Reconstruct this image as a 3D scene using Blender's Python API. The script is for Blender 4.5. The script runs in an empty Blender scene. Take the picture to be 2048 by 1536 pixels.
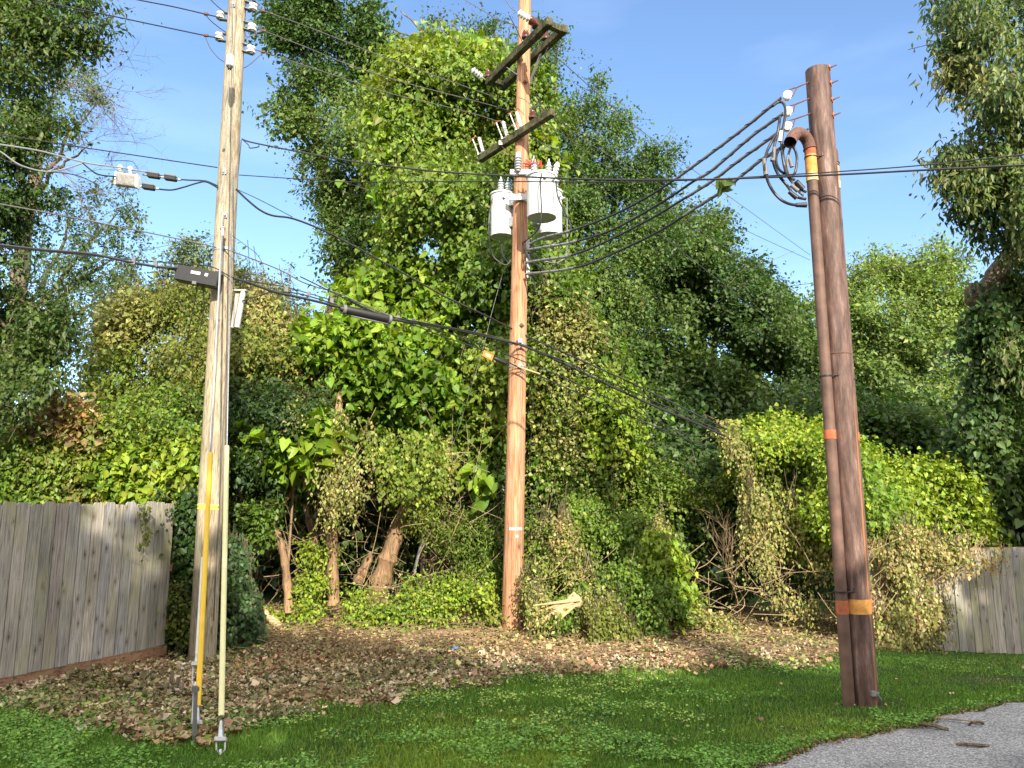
import bpy, bmesh, math, random
import numpy as np
from mathutils import Vector, Matrix
R = math.radians
S = bpy.context.scene
C = S.collection
rng = np.random.default_rng(7)
random.seed(7)

# ---------------------------------------------------------------- camera
PITCH = R(9.7); EYE = 1.65; FPX = 1538.0
cd = bpy.data.cameras.new('camera'); cam = bpy.data.objects.new('camera', cd); C.objects.link(cam)
cam.location = (0, 0, EYE); cam.rotation_euler = (math.pi/2 + PITCH, 0, 0)
cd.sensor_width = 36; cd.lens = 36*FPX/2048; cd.clip_end = 2000; cd.clip_start = 0.05
S.camera = cam
# ---------------------------------------------------------------- light
SUN_EL, SUN_AZ = R(27), R(16)            # sun stands behind the camera, a little to the right
W = bpy.data.worlds.new('World'); S.world = W; W.use_nodes = True
nt = W.node_tree; bg = nt.nodes['Background']
sky = nt.nodes.new('ShaderNodeTexSky'); sky.sky_type = 'NISHITA'; sky.sun_disc = False
sky.sun_elevation = SUN_EL; sky.sun_rotation = math.pi - SUN_AZ
sky.air_density = 1.0; sky.dust_density = 0.7; sky.ozone_density = 3.6
nt.links.new(sky.outputs[0], bg.inputs[0]); bg.inputs[1].default_value = 0.15
tc = nt.nodes.new('ShaderNodeTexCoord'); mp_ = nt.nodes.new('ShaderNodeMapping'); mp_.inputs['Scale'].default_value = (1.5, 1.5, 6)
nz = nt.nodes.new('ShaderNodeTexNoise'); nz.inputs['Scale'].default_value = 1.6; nz.inputs['Detail'].default_value = 6
rp = nt.nodes.new('ShaderNodeValToRGB'); rp.color_ramp.elements[0].position = .5; rp.color_ramp.elements[1].position = .95
rp.color_ramp.elements[1].color = (.16, .16, .16, 1)
mx = nt.nodes.new('ShaderNodeMixRGB'); mx.inputs[2].default_value = (6.2, 7.2, 8.6, 1)
nt.links.new(tc.outputs['Generated'], mp_.inputs[0]); nt.links.new(mp_.outputs[0], nz.inputs['Vector'])
nt.links.new(nz.outputs[0], rp.inputs[0]); nt.links.new(rp.outputs[0], mx.inputs[0])
nt.links.new(sky.outputs[0], mx.inputs[1])
# added fill light: unseen bright cloud put behind the viewer and overhead
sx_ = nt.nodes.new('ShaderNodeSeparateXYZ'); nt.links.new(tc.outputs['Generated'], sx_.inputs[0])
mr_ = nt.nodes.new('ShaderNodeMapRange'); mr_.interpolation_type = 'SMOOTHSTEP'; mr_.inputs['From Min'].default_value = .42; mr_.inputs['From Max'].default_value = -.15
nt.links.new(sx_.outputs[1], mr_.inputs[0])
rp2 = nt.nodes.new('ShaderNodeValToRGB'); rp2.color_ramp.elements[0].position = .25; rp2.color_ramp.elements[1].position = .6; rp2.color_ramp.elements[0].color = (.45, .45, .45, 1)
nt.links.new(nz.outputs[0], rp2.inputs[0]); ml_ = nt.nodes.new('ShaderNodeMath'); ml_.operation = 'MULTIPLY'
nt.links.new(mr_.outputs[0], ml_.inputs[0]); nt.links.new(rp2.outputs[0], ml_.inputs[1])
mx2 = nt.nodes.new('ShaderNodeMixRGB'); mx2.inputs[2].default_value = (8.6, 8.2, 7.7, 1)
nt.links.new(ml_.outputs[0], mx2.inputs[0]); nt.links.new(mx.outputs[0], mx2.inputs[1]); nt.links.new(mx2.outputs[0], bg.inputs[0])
sd = bpy.data.lights.new('sun', 'SUN'); sd.energy = 4.0; sd.angle = R(0.5); sd.color = (1, .91, .76)
so = bpy.data.objects.new('sun', sd); C.objects.link(so)
sv = Vector((math.sin(SUN_AZ)*math.cos(SUN_EL), -math.cos(SUN_AZ)*math.cos(SUN_EL), math.sin(SUN_EL)))
so.rotation_euler = sv.to_track_quat('Z', 'Y').to_euler(); so.location = (6, -20, 14)
S.view_settings.view_transform = 'Standard'; S.view_settings.look = 'None'; S.view_settings.gamma = 1
S.view_settings.exposure = 1.1
S.render.engine = 'CYCLES'
S.render.resolution_x = 1024; S.render.resolution_y = 768

# ---------------------------------------------------------------- mapping helpers
CP, SP = math.cos(PITCH), math.sin(PITCH)
def Pn(px, py, Y):
    px = np.asarray(px, float); py = np.asarray(py, float); Y = np.asarray(Y, float)
    u = px-1024; v = 768-py
    dy = FPX*CP - v*SP; dz = FPX*SP + v*CP
    t = Y/dy
    return np.stack([u*t, Y+0*t, EYE+dz*t], -1)
def P(px, py, Y): return Vector(Pn(px, py, Y).tolist())
def ppm(px, py, Y):                       # metres per photo pixel there
    v = 768-py; return Y/(FPX*CP - v*SP)
def sstep(a, b, x):
    t = np.clip((x-a)/(b-a), 0, 1); return t*t*(3-2*t)
def gz(x, y):
    x = np.asarray(x, float); y = np.asarray(y, float)
    z = -0.36*sstep(3.2, 7.6, x)*sstep(8.2, 12.0, y)
    z = z + 0.05*np.sin(x*1.3+.5)*np.sin(y*1.1)*sstep(8, 9.5, y)
    z = z + 0.9*sstep(14, 24, y)*0
    return z
def G(px, py):
    v = 768-py; dy = FPX*CP - v*SP; dz = FPX*SP + v*CP
    Y = -EYE/(dz/dy); p = P(px, py, Y)
    for _ in range(6):
        z = float(gz(p.x, p.y)); Y = (z-EYE)/(dz/dy); p = P(px, py, Y)
    return p
_lat = np.random.default_rng(3).random((32, 32, 32))
def vn(p, f):
    q = p*f+100; i = np.floor(q).astype(int); t = q-i; t = t*t*(3-2*t); i &= 31; j = (i+1) & 31
    def L(a, b, c): return _lat[a, b, c]
    x0, y0, z0 = i.T; x1, y1, z1 = j.T; tx, ty, tz = t.T
    a = L(x0, y0, z0)*(1-tx)+L(x1, y0, z0)*tx; b = L(x0, y1, z0)*(1-tx)+L(x1, y1, z0)*tx
    c = L(x0, y0, z1)*(1-tx)+L(x1, y0, z1)*tx; d = L(x0, y1, z1)*(1-tx)+L(x1, y1, z1)*tx
    return (a*(1-ty)+b*ty)*(1-tz)+(c*(1-ty)+d*ty)*tz
def nrm(a): return a/np.maximum(np.linalg.norm(a, axis=-1, keepdims=True), 1e-9)

# ---------------------------------------------------------------- materials
M = {}
def newmat(n):
    m = bpy.data.materials.new(n); m.use_nodes = True; M[n] = m
    return m, m.node_tree, m.node_tree.nodes['Principled BSDF']
def N(t, kind, **kw):
    n = t.nodes.new('ShaderNode'+kind)
    for k, v in kw.items():
        if k in n.inputs: n.inputs[k].default_value = v
        else: setattr(n, k, v)
    return n
def ramp(t, src, stops):
    r = t.nodes.new('ShaderNodeValToRGB'); e = r.color_ramp.elements
    while len(e) < len(stops): e.new(.5)
    for k, (p, c) in enumerate(stops): e[k].position = p; e[k].color = (*c, 1)
    t.links.new(src, r.inputs[0]); return r.outputs[0]
def leafmat(n, trans=.32, rough=.45, spec=.35):
    m, t, b = newmat(n)
    a = N(t, 'Attribute', attribute_name='col')
    tr = N(t, 'BsdfTranslucent'); mixs = N(t, 'MixShader'); mixs.inputs[0].default_value = trans
    t.links.new(a.outputs[0], b.inputs['Base Color']); b.inputs['Roughness'].default_value = rough
    b.inputs['Specular IOR Level'].default_value = spec
    hs = N(t, 'HueSaturation', Saturation=1.15, Value=1.35); t.links.new(a.outputs[0], hs.inputs['Color'])
    t.links.new(hs.outputs[0], tr.inputs[0])
    t.links.new(b.outputs[0], mixs.inputs[1]); t.links.new(tr.outputs[0], mixs.inputs[2])
    t.links.new(mixs.outputs[0], t.nodes['Material Output'].inputs[0])
leafmat('leaf'); leafmat('dead_leaf', .12, .8, .1); leafmat('grass_blade', .35, .6, .2)
def plain(n, col, rough=.5, metal=0, var=.12, scale=12, bump=0):
    m, t, b = newmat(n)
    c = N(t, 'TexCoord'); z = N(t, 'TexNoise', Scale=scale, Detail=5.0); t.links.new(c.outputs['Object'], z.inputs['Vector'])
    lo = tuple(x*(1-var) for x in col); hi = tuple(min(1, x*(1+var)) for x in col)
    t.links.new(ramp(t, z.outputs[0], [(.3, lo), (.7, hi)]), b.inputs['Base Color'])
    b.inputs['Roughness'].default_value = rough; b.inputs['Metallic'].default_value = metal
    if bump:
        bu = N(t, 'Bump', Strength=bump); t.links.new(z.outputs[0], bu.inputs['Height']); t.links.new(bu.outputs[0], b.inputs['Normal'])
    return m
plain('black_rubber', (.018, .018, .02), .5); plain('cable_black', (.022, .022, .026), .42)
plain('cable_grey', (.24, .25, .25), .4, .2); plain('galv', (.42, .43, .44), .42, .7, .2, 30)
plain('alum', (.45, .44, .42), .45, .4, .15, 30); plain('porcelain_white', (.8, .8, .77), .22)
plain('porcelain_grey', (.42, .45, .47), .25); plain('porcelain_brown', (.10, .028, .018), .2)
plain('tank_paint', (.62, .64, .62), .36, 0, .1, 5); plain('tank_bottom', (.40, .43, .36), .6)
plain('steel_rusty', (.13, .062, .045), .8, 0, .4, 40); plain('rust_orange', (.42, .15, .06), .8, 0, .3, 30)
plain('guard_yellow', (.9, .56, .03), .4, 0, .05); plain('guard_pale', (.82, .76, .40), .5, 0, .06); plain('guard_white', (.66, .68, .66), .5, 0, .1)
plain('conduit_grey', (.40, .42, .43), .5); plain('orange_plastic', (.85, .22, .02), .45); plain('white_label', (.8, .8, .76), .5)
plain('tag_yellow', (.85, .75, .12), .4); plain('ink', (.05, .05, .055), .6); plain('blue_ink', (.03, .12, .42), .5)
plain('faded_ink', (.12, .13, .13), .6); plain('box_black', (.028, .027, .029), .45); plain('splice_grey', (.16, .16, .16), .6)
plain('red_plastic', (.75, .06, .05), .4); plain('conductor', (.16, .15, .15), .5, .5); plain('copper', (.35, .13, .05), .5, .5)
plain('fresh_cut', (.52, .36, .2), .8, 0, .2, 30); plain('twig', (.26, .17, .10), .85, 0, .35, 9); plain('twig_pale', (.36, .26, .15), .85, 0, .3, 9)
plain('red_stalk', (.5, .05, .04), .6); plain('litter_blue', (.1, .25, .75), .4)

def woodmat(n, dark, mid, light, gs=(16, 16, .9), knots=True, attr=False, rough=.85, green=None):
    m, t, b = newmat(n)
    c = N(t, 'TexCoord'); mp = N(t, 'Mapping'); mp.inputs['Scale'].default_value = gs
    src = c.outputs['Object']
    if attr:
        a = N(t, 'Attribute', attribute_name='col'); va = N(t, 'VectorMath', operation='MULTIPLY_ADD')
        va.inputs[1].default_value = (7, 7, 7); t.links.new(a.outputs[0], va.inputs[0]); t.links.new(src, va.inputs[2]); src = va.outputs[0]
    t.links.new(src, mp.inputs[0])
    z = N(t, 'TexNoise', Scale=1.6, Detail=8.0, Roughness=.65, Distortion=.9); t.links.new(mp.outputs[0], z.inputs['Vector'])
    col = ramp(t, z.outputs[0], [(.30, dark), (.48, mid), (.68, light)])
    z2 = N(t, 'TexNoise', Scale=1.1, Detail=3.0); t.links.new(src, z2.inputs['Vector'])
    mm = N(t, 'MixRGB', blend_type='MULTIPLY'); mm.inputs[0].default_value = .8
    t.links.new(col, mm.inputs[1]); t.links.new(ramp(t, z2.outputs[0], [(.32, (.62, .6, .58)), (.68, (1.15, 1.1, 1.05))]), mm.inputs[2])
    col = mm.outputs[0]
    # fine dark checks along the grain
    mp3 = N(t, 'Mapping'); mp3.inputs['Scale'].default_value = (gs[0]*4, gs[1]*4, gs[2]*1.3); t.links.new(src, mp3.inputs[0])
    z3 = N(t, 'TexNoise', Scale=1.5, Detail=4.0); t.links.new(mp3.outputs[0], z3.inputs['Vector'])
    m3 = N(t, 'MixRGB', blend_type='MULTIPLY'); m3.inputs[0].default_value = 1
    t.links.new(col, m3.inputs[1]); t.links.new(ramp(t, z3.outputs[0], [(.33, (.35, .32, .3)), (.43, (1, 1, 1))]), m3.inputs[2]); col = m3.outputs[0]
    if knots:
        mk = N(t, 'Mapping'); mk.inputs['Scale'].default_value = (1, 1, .62); t.links.new(src, mk.inputs[0])
        v = N(t, 'TexVoronoi', Scale=3.1)
        if attr:
            sp_ = N(t, 'SeparateXYZ'); t.links.new(mk.outputs[0], sp_.inputs[0]); ad = N(t, 'Math', operation='ADD'); t.links.new(sp_.outputs[0], ad.inputs[0]); t.links.new(sp_.outputs[1], ad.inputs[1])
            cb2 = N(t, 'CombineXYZ'); t.links.new(ad.outputs[0], cb2.inputs[0]); t.links.new(sp_.outputs[2], cb2.inputs[1]); v.voronoi_dimensions = '2D'; v.inputs['Scale'].default_value = 4.2; t.links.new(cb2.outputs[0], v.inputs['Vector'])
        else: t.links.new(mk.outputs[0], v.inputs['Vector'])
        m4 = N(t, 'MixRGB', blend_type='MULTIPLY'); m4.inputs[0].default_value = .9
        t.links.new(col, m4.inputs[1]); t.links.new(ramp(t, v.outputs['Distance'], [(.03, (.22, .17, .13)), (.055, (.75, .7, .64)), (.075, (.5, .45, .4)), (.10, (.95, .92, .88)), (.12, (.72, .68, .62)), (.17, (1, 1, 1))]), m4.inputs[2]); col = m4.outputs[0]
    if attr:
        a2 = N(t, 'Attribute', attribute_name='tone'); m5 = N(t, 'MixRGB', blend_type='MULTIPLY'); m5.inputs[0].default_value = 1
        t.links.new(col, m5.inputs[1]); t.links.new(a2.outputs[0], m5.inputs[2]); col = m5.outputs[0]
    if green:
        zg = N(t, 'TexNoise', Scale=1.7, Detail=5.0); t.links.new(src, zg.inputs['Vector'])
        fg = ramp(t, zg.outputs[0], [(.5, (0, 0, 0)), (.7, (.55, .55, .55))])
        m6 = N(t, 'MixRGB'); m6.inputs[2].default_value = (*green, 1); t.links.new(fg, m6.inputs[0]); t.links.new(col, m6.inputs[1]); col = m6.outputs[0]
    t.links.new(col, b.inputs['Base Color']); b.inputs['Roughness'].default_value = rough; b.inputs['Specular IOR Level'].default_value = .25
    bu = N(t, 'Bump', Strength=.5, Distance=.006); t.links.new(z3.outputs[0], bu.inputs['Height']); t.links.new(bu.outputs[0], b.inputs['Normal'])
woodmat('pole_grey', (.19, .155, .10), (.36, .31, .22), (.53, .475, .36), (17, 17, 2.6), green=(.33, .33, .24))
woodmat('pole_red', (.25, .10, .05), (.50, .26, .145), (.70, .47, .31), (22, 22, .8))
woodmat('board', (.21, .19, .17), (.39, .37, .34), (.60, .57, .53), (38, 38, 1.7), attr=True, green=(.36, .35, .18))
woodmat('kick', (.18, .10, .06), (.34, .2, .12), (.42, .27, .17), (3, 3, 18), knots=False)
woodmat('arm_wood', (.02, .022, .012), (.06, .06, .03), (.16, .16, .08), (6, 6, 6), knots=False)
woodmat('bark', (.05, .04, .03), (.14, .11, .08), (.27, .22, .16), (9, 9, 1.6), knots=False)
woodmat('bark_warm', (.12, .07, .04), (.30, .19, .11), (.48, .33, .2), (12, 12, 2), knots=False)

def rustmat():
    m, t, b = newmat('pole_steel')
    c = N(t, 'TexCoord'); mp = N(t, 'Mapping'); mp.inputs['Scale'].default_value = (14, 14, 2.2); t.links.new(c.outputs['Object'], mp.inputs[0])
    z = N(t, 'TexNoise', Scale=1.4, Detail=7.0, Roughness=.7); t.links.new(mp.outputs[0], z.inputs['Vector'])
    col = ramp(t, z.outputs[0], [(.3, (.035, .022, .019)), (.45, (.10, .058, .046)), (.58, (.175, .105, .085)), (.72, (.33, .25, .22))])
    sx = N(t, 'SeparateXYZ'); t.links.new(c.outputs['Object'], sx.inputs[0])
    # orange rust streak down one side, between 0.6 and 3 m up
    lx = N(t, 'Math', operation='MULTIPLY_ADD'); lx.name = 'lean_x'; t.links.new(sx.outputs[2], lx.inputs[0]); lx.inputs[1].default_value = 0; t.links.new(sx.outputs[0], lx.inputs[2])
    at = N(t, 'Math', operation='ARCTAN2'); t.links.new(sx.outputs[1], at.inputs[0]); t.links.new(lx.outputs[0], at.inputs[1])
    z2 = N(t, 'TexNoise', Scale=2.3, Detail=4.0); t.links.new(c.outputs['Object'], z2.inputs['Vector'])
    m1 = N(t, 'Math', operation='MULTIPLY_ADD'); m1.inputs[1].default_value = .5; m1.inputs[2].default_value = -.25; t.links.new(z2.outputs[0], m1.inputs[0])
    a2 = N(t, 'Math', operation='ADD'); t.links.new(at.outputs[0], a2.inputs[0]); t.links.new(m1.outputs[0], a2.inputs[1])
    d = N(t, 'Math', operation='SUBTRACT'); d.inputs[1].default_value = -.85; t.links.new(a2.outputs[0], d.inputs[0])
    ab = N(t, 'Math', operation='ABSOLUTE'); t.links.new(d.outputs[0], ab.inputs[0])
    f = ramp(t, ab.outputs[0], [(.05, (.75, .75, .75)), (.16, (0, 0, 0))])
    fz = N(t, 'Math', operation='MULTIPLY'); 
    hz = ramp(t, sx.outputs[2], [(0, (0, 0, 0)), (1, (0, 0, 0))]); 
    mr = N(t, 'MapRange'); mr.inputs['From Min'].default_value = 2.9; mr.inputs['From Max'].default_value = 2.3; t.links.new(sx.outputs[2], mr.inputs[0])
    t.links.new(f, fz.inputs[0]); t.links.new(mr.outputs[0], fz.inputs[1])
    mxx = N(t, 'MixRGB'); mxx.inputs[2].default_value = (.42, .17, .035, 1); t.links.new(fz.outputs[0], mxx.inputs[0]); t.links.new(col, mxx.inputs[1])
    t.links.new(mxx.outputs[0], b.inputs['Base Color']); b.inputs['Roughness'].default_value = .62; b.inputs['Specular IOR Level'].default_value = .35
    bu = N(t, 'Bump', Strength=.25, Distance=.004); t.links.new(z.outputs[0], bu.inputs['Height']); t.links.new(bu.outputs[0], b.inputs['Normal'])
rustmat()
plain('conduit_rust', (.135, .075, .055), .65, 0, .35, 8); plain('band_red', (.42, .12, .05), .8, 0, .3, 25); plain('band_orange', (.62, .30, .07), .8, 0, .3, 20); plain('band_tan', (.70, .50, .26), .8, 0, .15, 15)

# ---------------------------------------------------------------- object helpers
ORG = {}
def tag(o, label=None, cat=None, group=None, kind=None):
    if label: o['label'] = label
    if cat: o['category'] = cat
    if group: o['group'] = group
    if kind: o['kind'] = kind
    return o
def thing(name, loc, label, cat, group=None):
    o = bpy.data.objects.new(name, None); C.objects.link(o); o.location = loc; o.empty_display_size = .1
    ORG[o] = Vector(loc); return tag(o, label, cat, group)
def link(name, me, mat, parent=None):
    if isinstance(mat, str): mat = M[mat]
    me.materials.append(mat)
    o = bpy.data.objects.new(name, me); C.objects.link(o)
    if parent: o.parent = parent; ORG[o] = ORG[parent]
    else: ORG[o] = Vector((0, 0, 0))
    return o
def frame(d):
    d = d.normalized(); a = Vector((0, 0, 1)) if abs(d.z) < .9 else Vector((1, 0, 0))
    u = d.cross(a).normalized(); return u, u.cross(d).normalized() 
class MB:
    def __init__(s): s.v = []; s.f = []; s.sm = []
    def add(s, vs, fs, smooth=False):
        n = len(s.v); s.v += [tuple(v) for v in vs]; s.f += [tuple(i+n for i in f) for f in fs]; s.sm += [smooth]*len(fs); return s
    def box(s, c, size, ax=None):
        c = Vector(c); ax = ax or (Vector((1, 0, 0)), Vector((0, 1, 0)), Vector((0, 0, 1)))
        h = [x/2 for x in size]; vs = []
        for k in range(8):
            sg = [(1 if k & b else -1) for b in (1, 2, 4)]
            vs.append(c+sum((ax[i]*h[i]*sg[i] for i in range(3)), Vector()))
        s.add(vs, [(0, 2, 3, 1), (4, 5, 7, 6), (0, 1, 5, 4), (2, 6, 7, 3), (0, 4, 6, 2), (1, 3, 7, 5)]); return s
    def bar(s, a, b, w, h, up=None):       # rectangular bar a->b
        a, b = Vector(a), Vector(b); d = (b-a); L = d.length; d.normalize()
        up = Vector(up) if up else Vector((0, 0, 1)); u = d.cross(up).normalized(); v = u.cross(d).normalized()
        return s.box((a+b)/2, (L, w, h), (d, u, v))
    def tube(s, pts, r, n=8, cap=True):
        pts = [Vector(p) for p in pts]; m = len(pts); rr = r if isinstance(r, (list, tuple)) else [r]*m
        vs = []; u = None
        for i, p in enumerate(pts):
            d = (pts[min(i+1, m-1)]-pts[max(i-1, 0)])
            if d.length < 1e-9: d = Vector((0, 0, 1))
            d.normalize()
            if u is None: u, _ = frame(d)
            u = (u-d*u.dot(d)); 
            if u.length < 1e-6: u, _ = frame(d)
            u.normalize(); w = d.cross(u)
            for k in range(n):
                a = 2*math.pi*k/n; vs.append(p+(u*math.cos(a)+w*math.sin(a))*rr[i])
        fs = [(i*n+k, i*n+(k+1) % n, (i+1)*n+(k+1) % n, (i+1)*n+k) for i in range(m-1) for k in range(n)]
        s.add(vs, fs, True)
        if cap:
            b = len(s.v)-m*n
            s.f += [tuple(b+k for k in range(n))[::-1], tuple(b+(m-1)*n+k for k in range(n))]; s.sm += [False, False]
        return s
    def lathe(s, o, d, prof, n=20):        # prof [(dist along d, radius)]
        o = Vector(o); d = Vector(d).normalized(); u, w = frame(d); w = d.cross(u)
        vs = []
        for (h, r) in prof:
            for k in range(n):
                a = 2*math.pi*k/n; vs.append(o+d*h+(u*math.cos(a)+w*math.sin(a))*max(r, 1e-4))
        m = len(prof)
        fs = [(i*n+k, i*n+(k+1) % n, (i+1)*n+(k+1) % n, (i+1)*n+k) for i in range(m-1) for k in range(n)]
        s.add(vs, fs, True); b = len(s.v)-m*n
        s.f += [tuple(b+k for k in range(n))[::-1], tuple(b+(m-1)*n+k for k in range(n))]; s.sm += [False, False]; return s
    def build(s, name, mat, parent=None, bevel=0, sharp=40):
        o0 = ORG[parent] if parent else Vector((0, 0, 0))
        me = bpy.data.meshes.new(name); me.from_pydata([(v[0]-o0.x, v[1]-o0.y, v[2]-o0.z) for v in s.v], [], s.f)
        me.polygons.foreach_set('use_smooth', s.sm)
        bm = bmesh.new(); bm.from_mesh(me); bmesh.ops.recalc_face_normals(bm, faces=bm.faces)
        for e in bm.edges:
            if len(e.link_faces) == 2 and e.calc_face_angle(0) > R(sharp): e.smooth = False
        if bevel: bmesh.ops.bevel(bm, geom=[e for e in bm.edges if e.calc_face_angle(0) > R(50)], offset=bevel, segments=1, affect='EDGES')
        bm.to_mesh(me); bm.free()
        return link(name, me, mat, parent)
def solo(mb, name, mat, label, cat, group=None, bevel=0):
    """a one-mesh thing with its origin at its lowest point"""
    vs = np.array(mb.v); k = vs[:, 2].argmin(); o0 = Vector((float(vs[:, 0].mean()), float(vs[:, 1].mean()), float(vs[k, 2])))
    e = bpy.data.objects.new('tmp', None); ORG[e] = o0
    o = mb.build(name, mat, e, bevel); o.parent = None; o.location = o0; ORG[o] = o0; del ORG[e]; bpy.data.objects.remove(e)
    return tag(o, label, cat, group)
def copy_tree(o, parent=None):
    c = o.copy(); C.objects.link(c); c.parent = parent
    for ch in [x for x in bpy.data.objects if x.parent == o]: copy_tree(ch, c)
    return c
def cr(pts, n=8):                          # catmull-rom through px points (px,py,Y) -> world list
    w = [P(*p) if not isinstance(p, Vector) else p for p in pts]; out = []
    for i in range(len(w)-1):
        p0, p1, p2, p3 = w[max(i-1, 0)], w[i], w[i+1], w[min(i+2, len(w)-1)]
        for k in range(n):
            t = k/n; out.append(.5*((2*p1)+(p2-p0)*t+(2*p0-5*p1+4*p2-p3)*t*t+(3*p1-p0-3*p2+p3)*t**3))
    out.append(w[-1]); return out
def helix(path, r, turns_per_m, ph=0, step=.012):
    out = []; s = ph; u = None
    # resample
    rs = [path[0]]; 
    for a, b in zip(path, path[1:]):
        L = (b-a).length; n = max(1, int(L/step))
        for k in range(1, n+1): rs.append(a+(b-a)*k/n)
    for i in range(len(rs)-1):
        d = (rs[i+1]-rs[i]); s += d.length*turns_per_m*2*math.pi; d.normalize()
        if u is None: u, _ = frame(d)
        u = (u-d*u.dot(d)).normalized(); w = d.cross(u)
        out.append(rs[i]+(u*math.cos(s)+w*math.sin(s))*r)
    return out
def text_mesh(body, size, name, mat, parent, origin, right, up, ext=.001):
    cu = bpy.data.curves.new(name, 'FONT'); cu.body = body; cu.size = size; cu.align_x = 'CENTER'; cu.align_y = 'CENTER'; cu.extrude = ext
    to = bpy.data.objects.new('t', cu); C.objects.link(to)
    me = bpy.data.meshes.new_from_object(to); C.objects.unlink(to); bpy.data.objects.remove(to)
    right = Vector(right).normalized(); up = Vector(up).normalized(); nn = right.cross(up)
    o0 = ORG[parent]; mt = Matrix(((right.x, up.x, nn.x, origin[0]-o0.x), (right.y, up.y, nn.y, origin[1]-o0.y), (right.z, up.z, nn.z, origin[2]-o0.z), (0, 0, 0, 1)))
    me.transform(mt); me.name = name
    return link(name, me, mat, parent)

# ---------------------------------------------------------------- leaves
SH = {
 'oval': ([(0, 0, 0), (.42, -.5, .1), (1, 0, -.05), (.42, .5, .1)], [(0, 1, 2), (0, 2, 3)]),
 'lance': ([(0, 0, 0), (.35, -.3, .07), (1, 0, -.12), (.35, .3, .07)], [(0, 1, 2), (0, 2, 3)]),
 'heart': ([(0, 0, 0), (-.16, -.28, .06), (.12, -.52, .1), (.55, -.36, .06), (1, 0, -.14), (.55, .36, .06), (.12, .52, .1), (-.16, .28, .06)], [(0, 1, 2, 3, 4), (0, 4, 5, 6, 7)]),
 'curl': ([(0, 0, 0), (.3, -.4, .25), (.7, -.3, .1), (1, .05, .3), (.6, .4, .05), (.2, .35, .3), (.5, 0, -.05)], [(0, 1, 6), (1, 2, 6), (2, 3, 6), (3, 4, 6), (4, 5, 6), (5, 0, 6)]),
 'blade': ([(0, -.5, 0), (0, .5, 0), (.6, .4, .05), (.6, -.4, .05), (1, 0, .22)], [(0, 1, 2, 3), (3, 2, 4)]),
 'clover': ([(0, 0, 0), (.5, -.5, .06), (1, -.35, 0), (.9, 0, -.03), (1, .35, 0), (.5, .5, .06)], [(0, 1, 2, 3), (0, 3, 4, 5)]),
}
def leaf_arrays(c, ax, nm, ln, wd, shape):
    tv, tf = SH[shape]; tv = np.array(tv)
    ax = nrm(ax); nm = nrm(nm-(nm*ax).sum(-1, keepdims=True)*ax); sd_ = np.cross(nm, ax)
    V = c[:, None]+ln[:, None, None]*(tv[None, :, 0:1]*ax[:, None]+tv[None, :, 2:3]*nm[:, None])+(ln*wd)[:, None, None]*tv[None, :, 1:2]*sd_[:, None]
    return V
def leaf_object(name, parts, mat, parent=None, org=None):
    """parts: list of (V [n,k,3], col [n,3], shape)"""
    vs = []; cols = []; loops = []; starts = []; tot = []; base = 0; ls = 0
    for V, col, shape in parts:
        n, k, _ = V.shape
        if n == 0: continue
        vs.append(V.reshape(-1, 3)); cols.append(np.repeat(col, k, 0))
        for f in SH[shape][1]:
            idx = (base+np.arange(n)[:, None]*k+np.array(f)[None]).reshape(-1)
            loops.append(idx); starts.append(ls+np.arange(n)*len(f)); tot.append(np.full(n, len(f))); ls += n*len(f)
        base += n*k
    vs = np.concatenate(vs); cols = np.concatenate(cols); loops = np.concatenate(loops)
    starts = np.concatenate(starts); tot = np.concatenate(tot)
    o0 = np.array(ORG[parent]) if parent else (np.array(org) if org is not None else np.zeros(3))
    me = bpy.data.meshes.new(name)
    me.vertices.add(len(vs)); me.vertices.foreach_set('co', (vs-o0).astype(np.float32).ravel())
    me.loops.add(len(loops)); me.loops.foreach_set('vertex_index', loops.astype(np.int32))
    me.polygons.add(len(starts)); me.polygons.foreach_set('loop_start', starts.astype(np.int32))
    at = me.color_attributes.new('col', 'FLOAT_COLOR', 'POINT')
    at.data.foreach_set('color', np.concatenate([cols, np.ones((len(cols), 1))], 1).astype(np.float32).ravel())
    me.update(calc_edges=True)
    o = link(name, me, mat, parent)
    if not parent and org is not None: o.location = org; ORG[o] = Vector(org)
    return o
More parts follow.
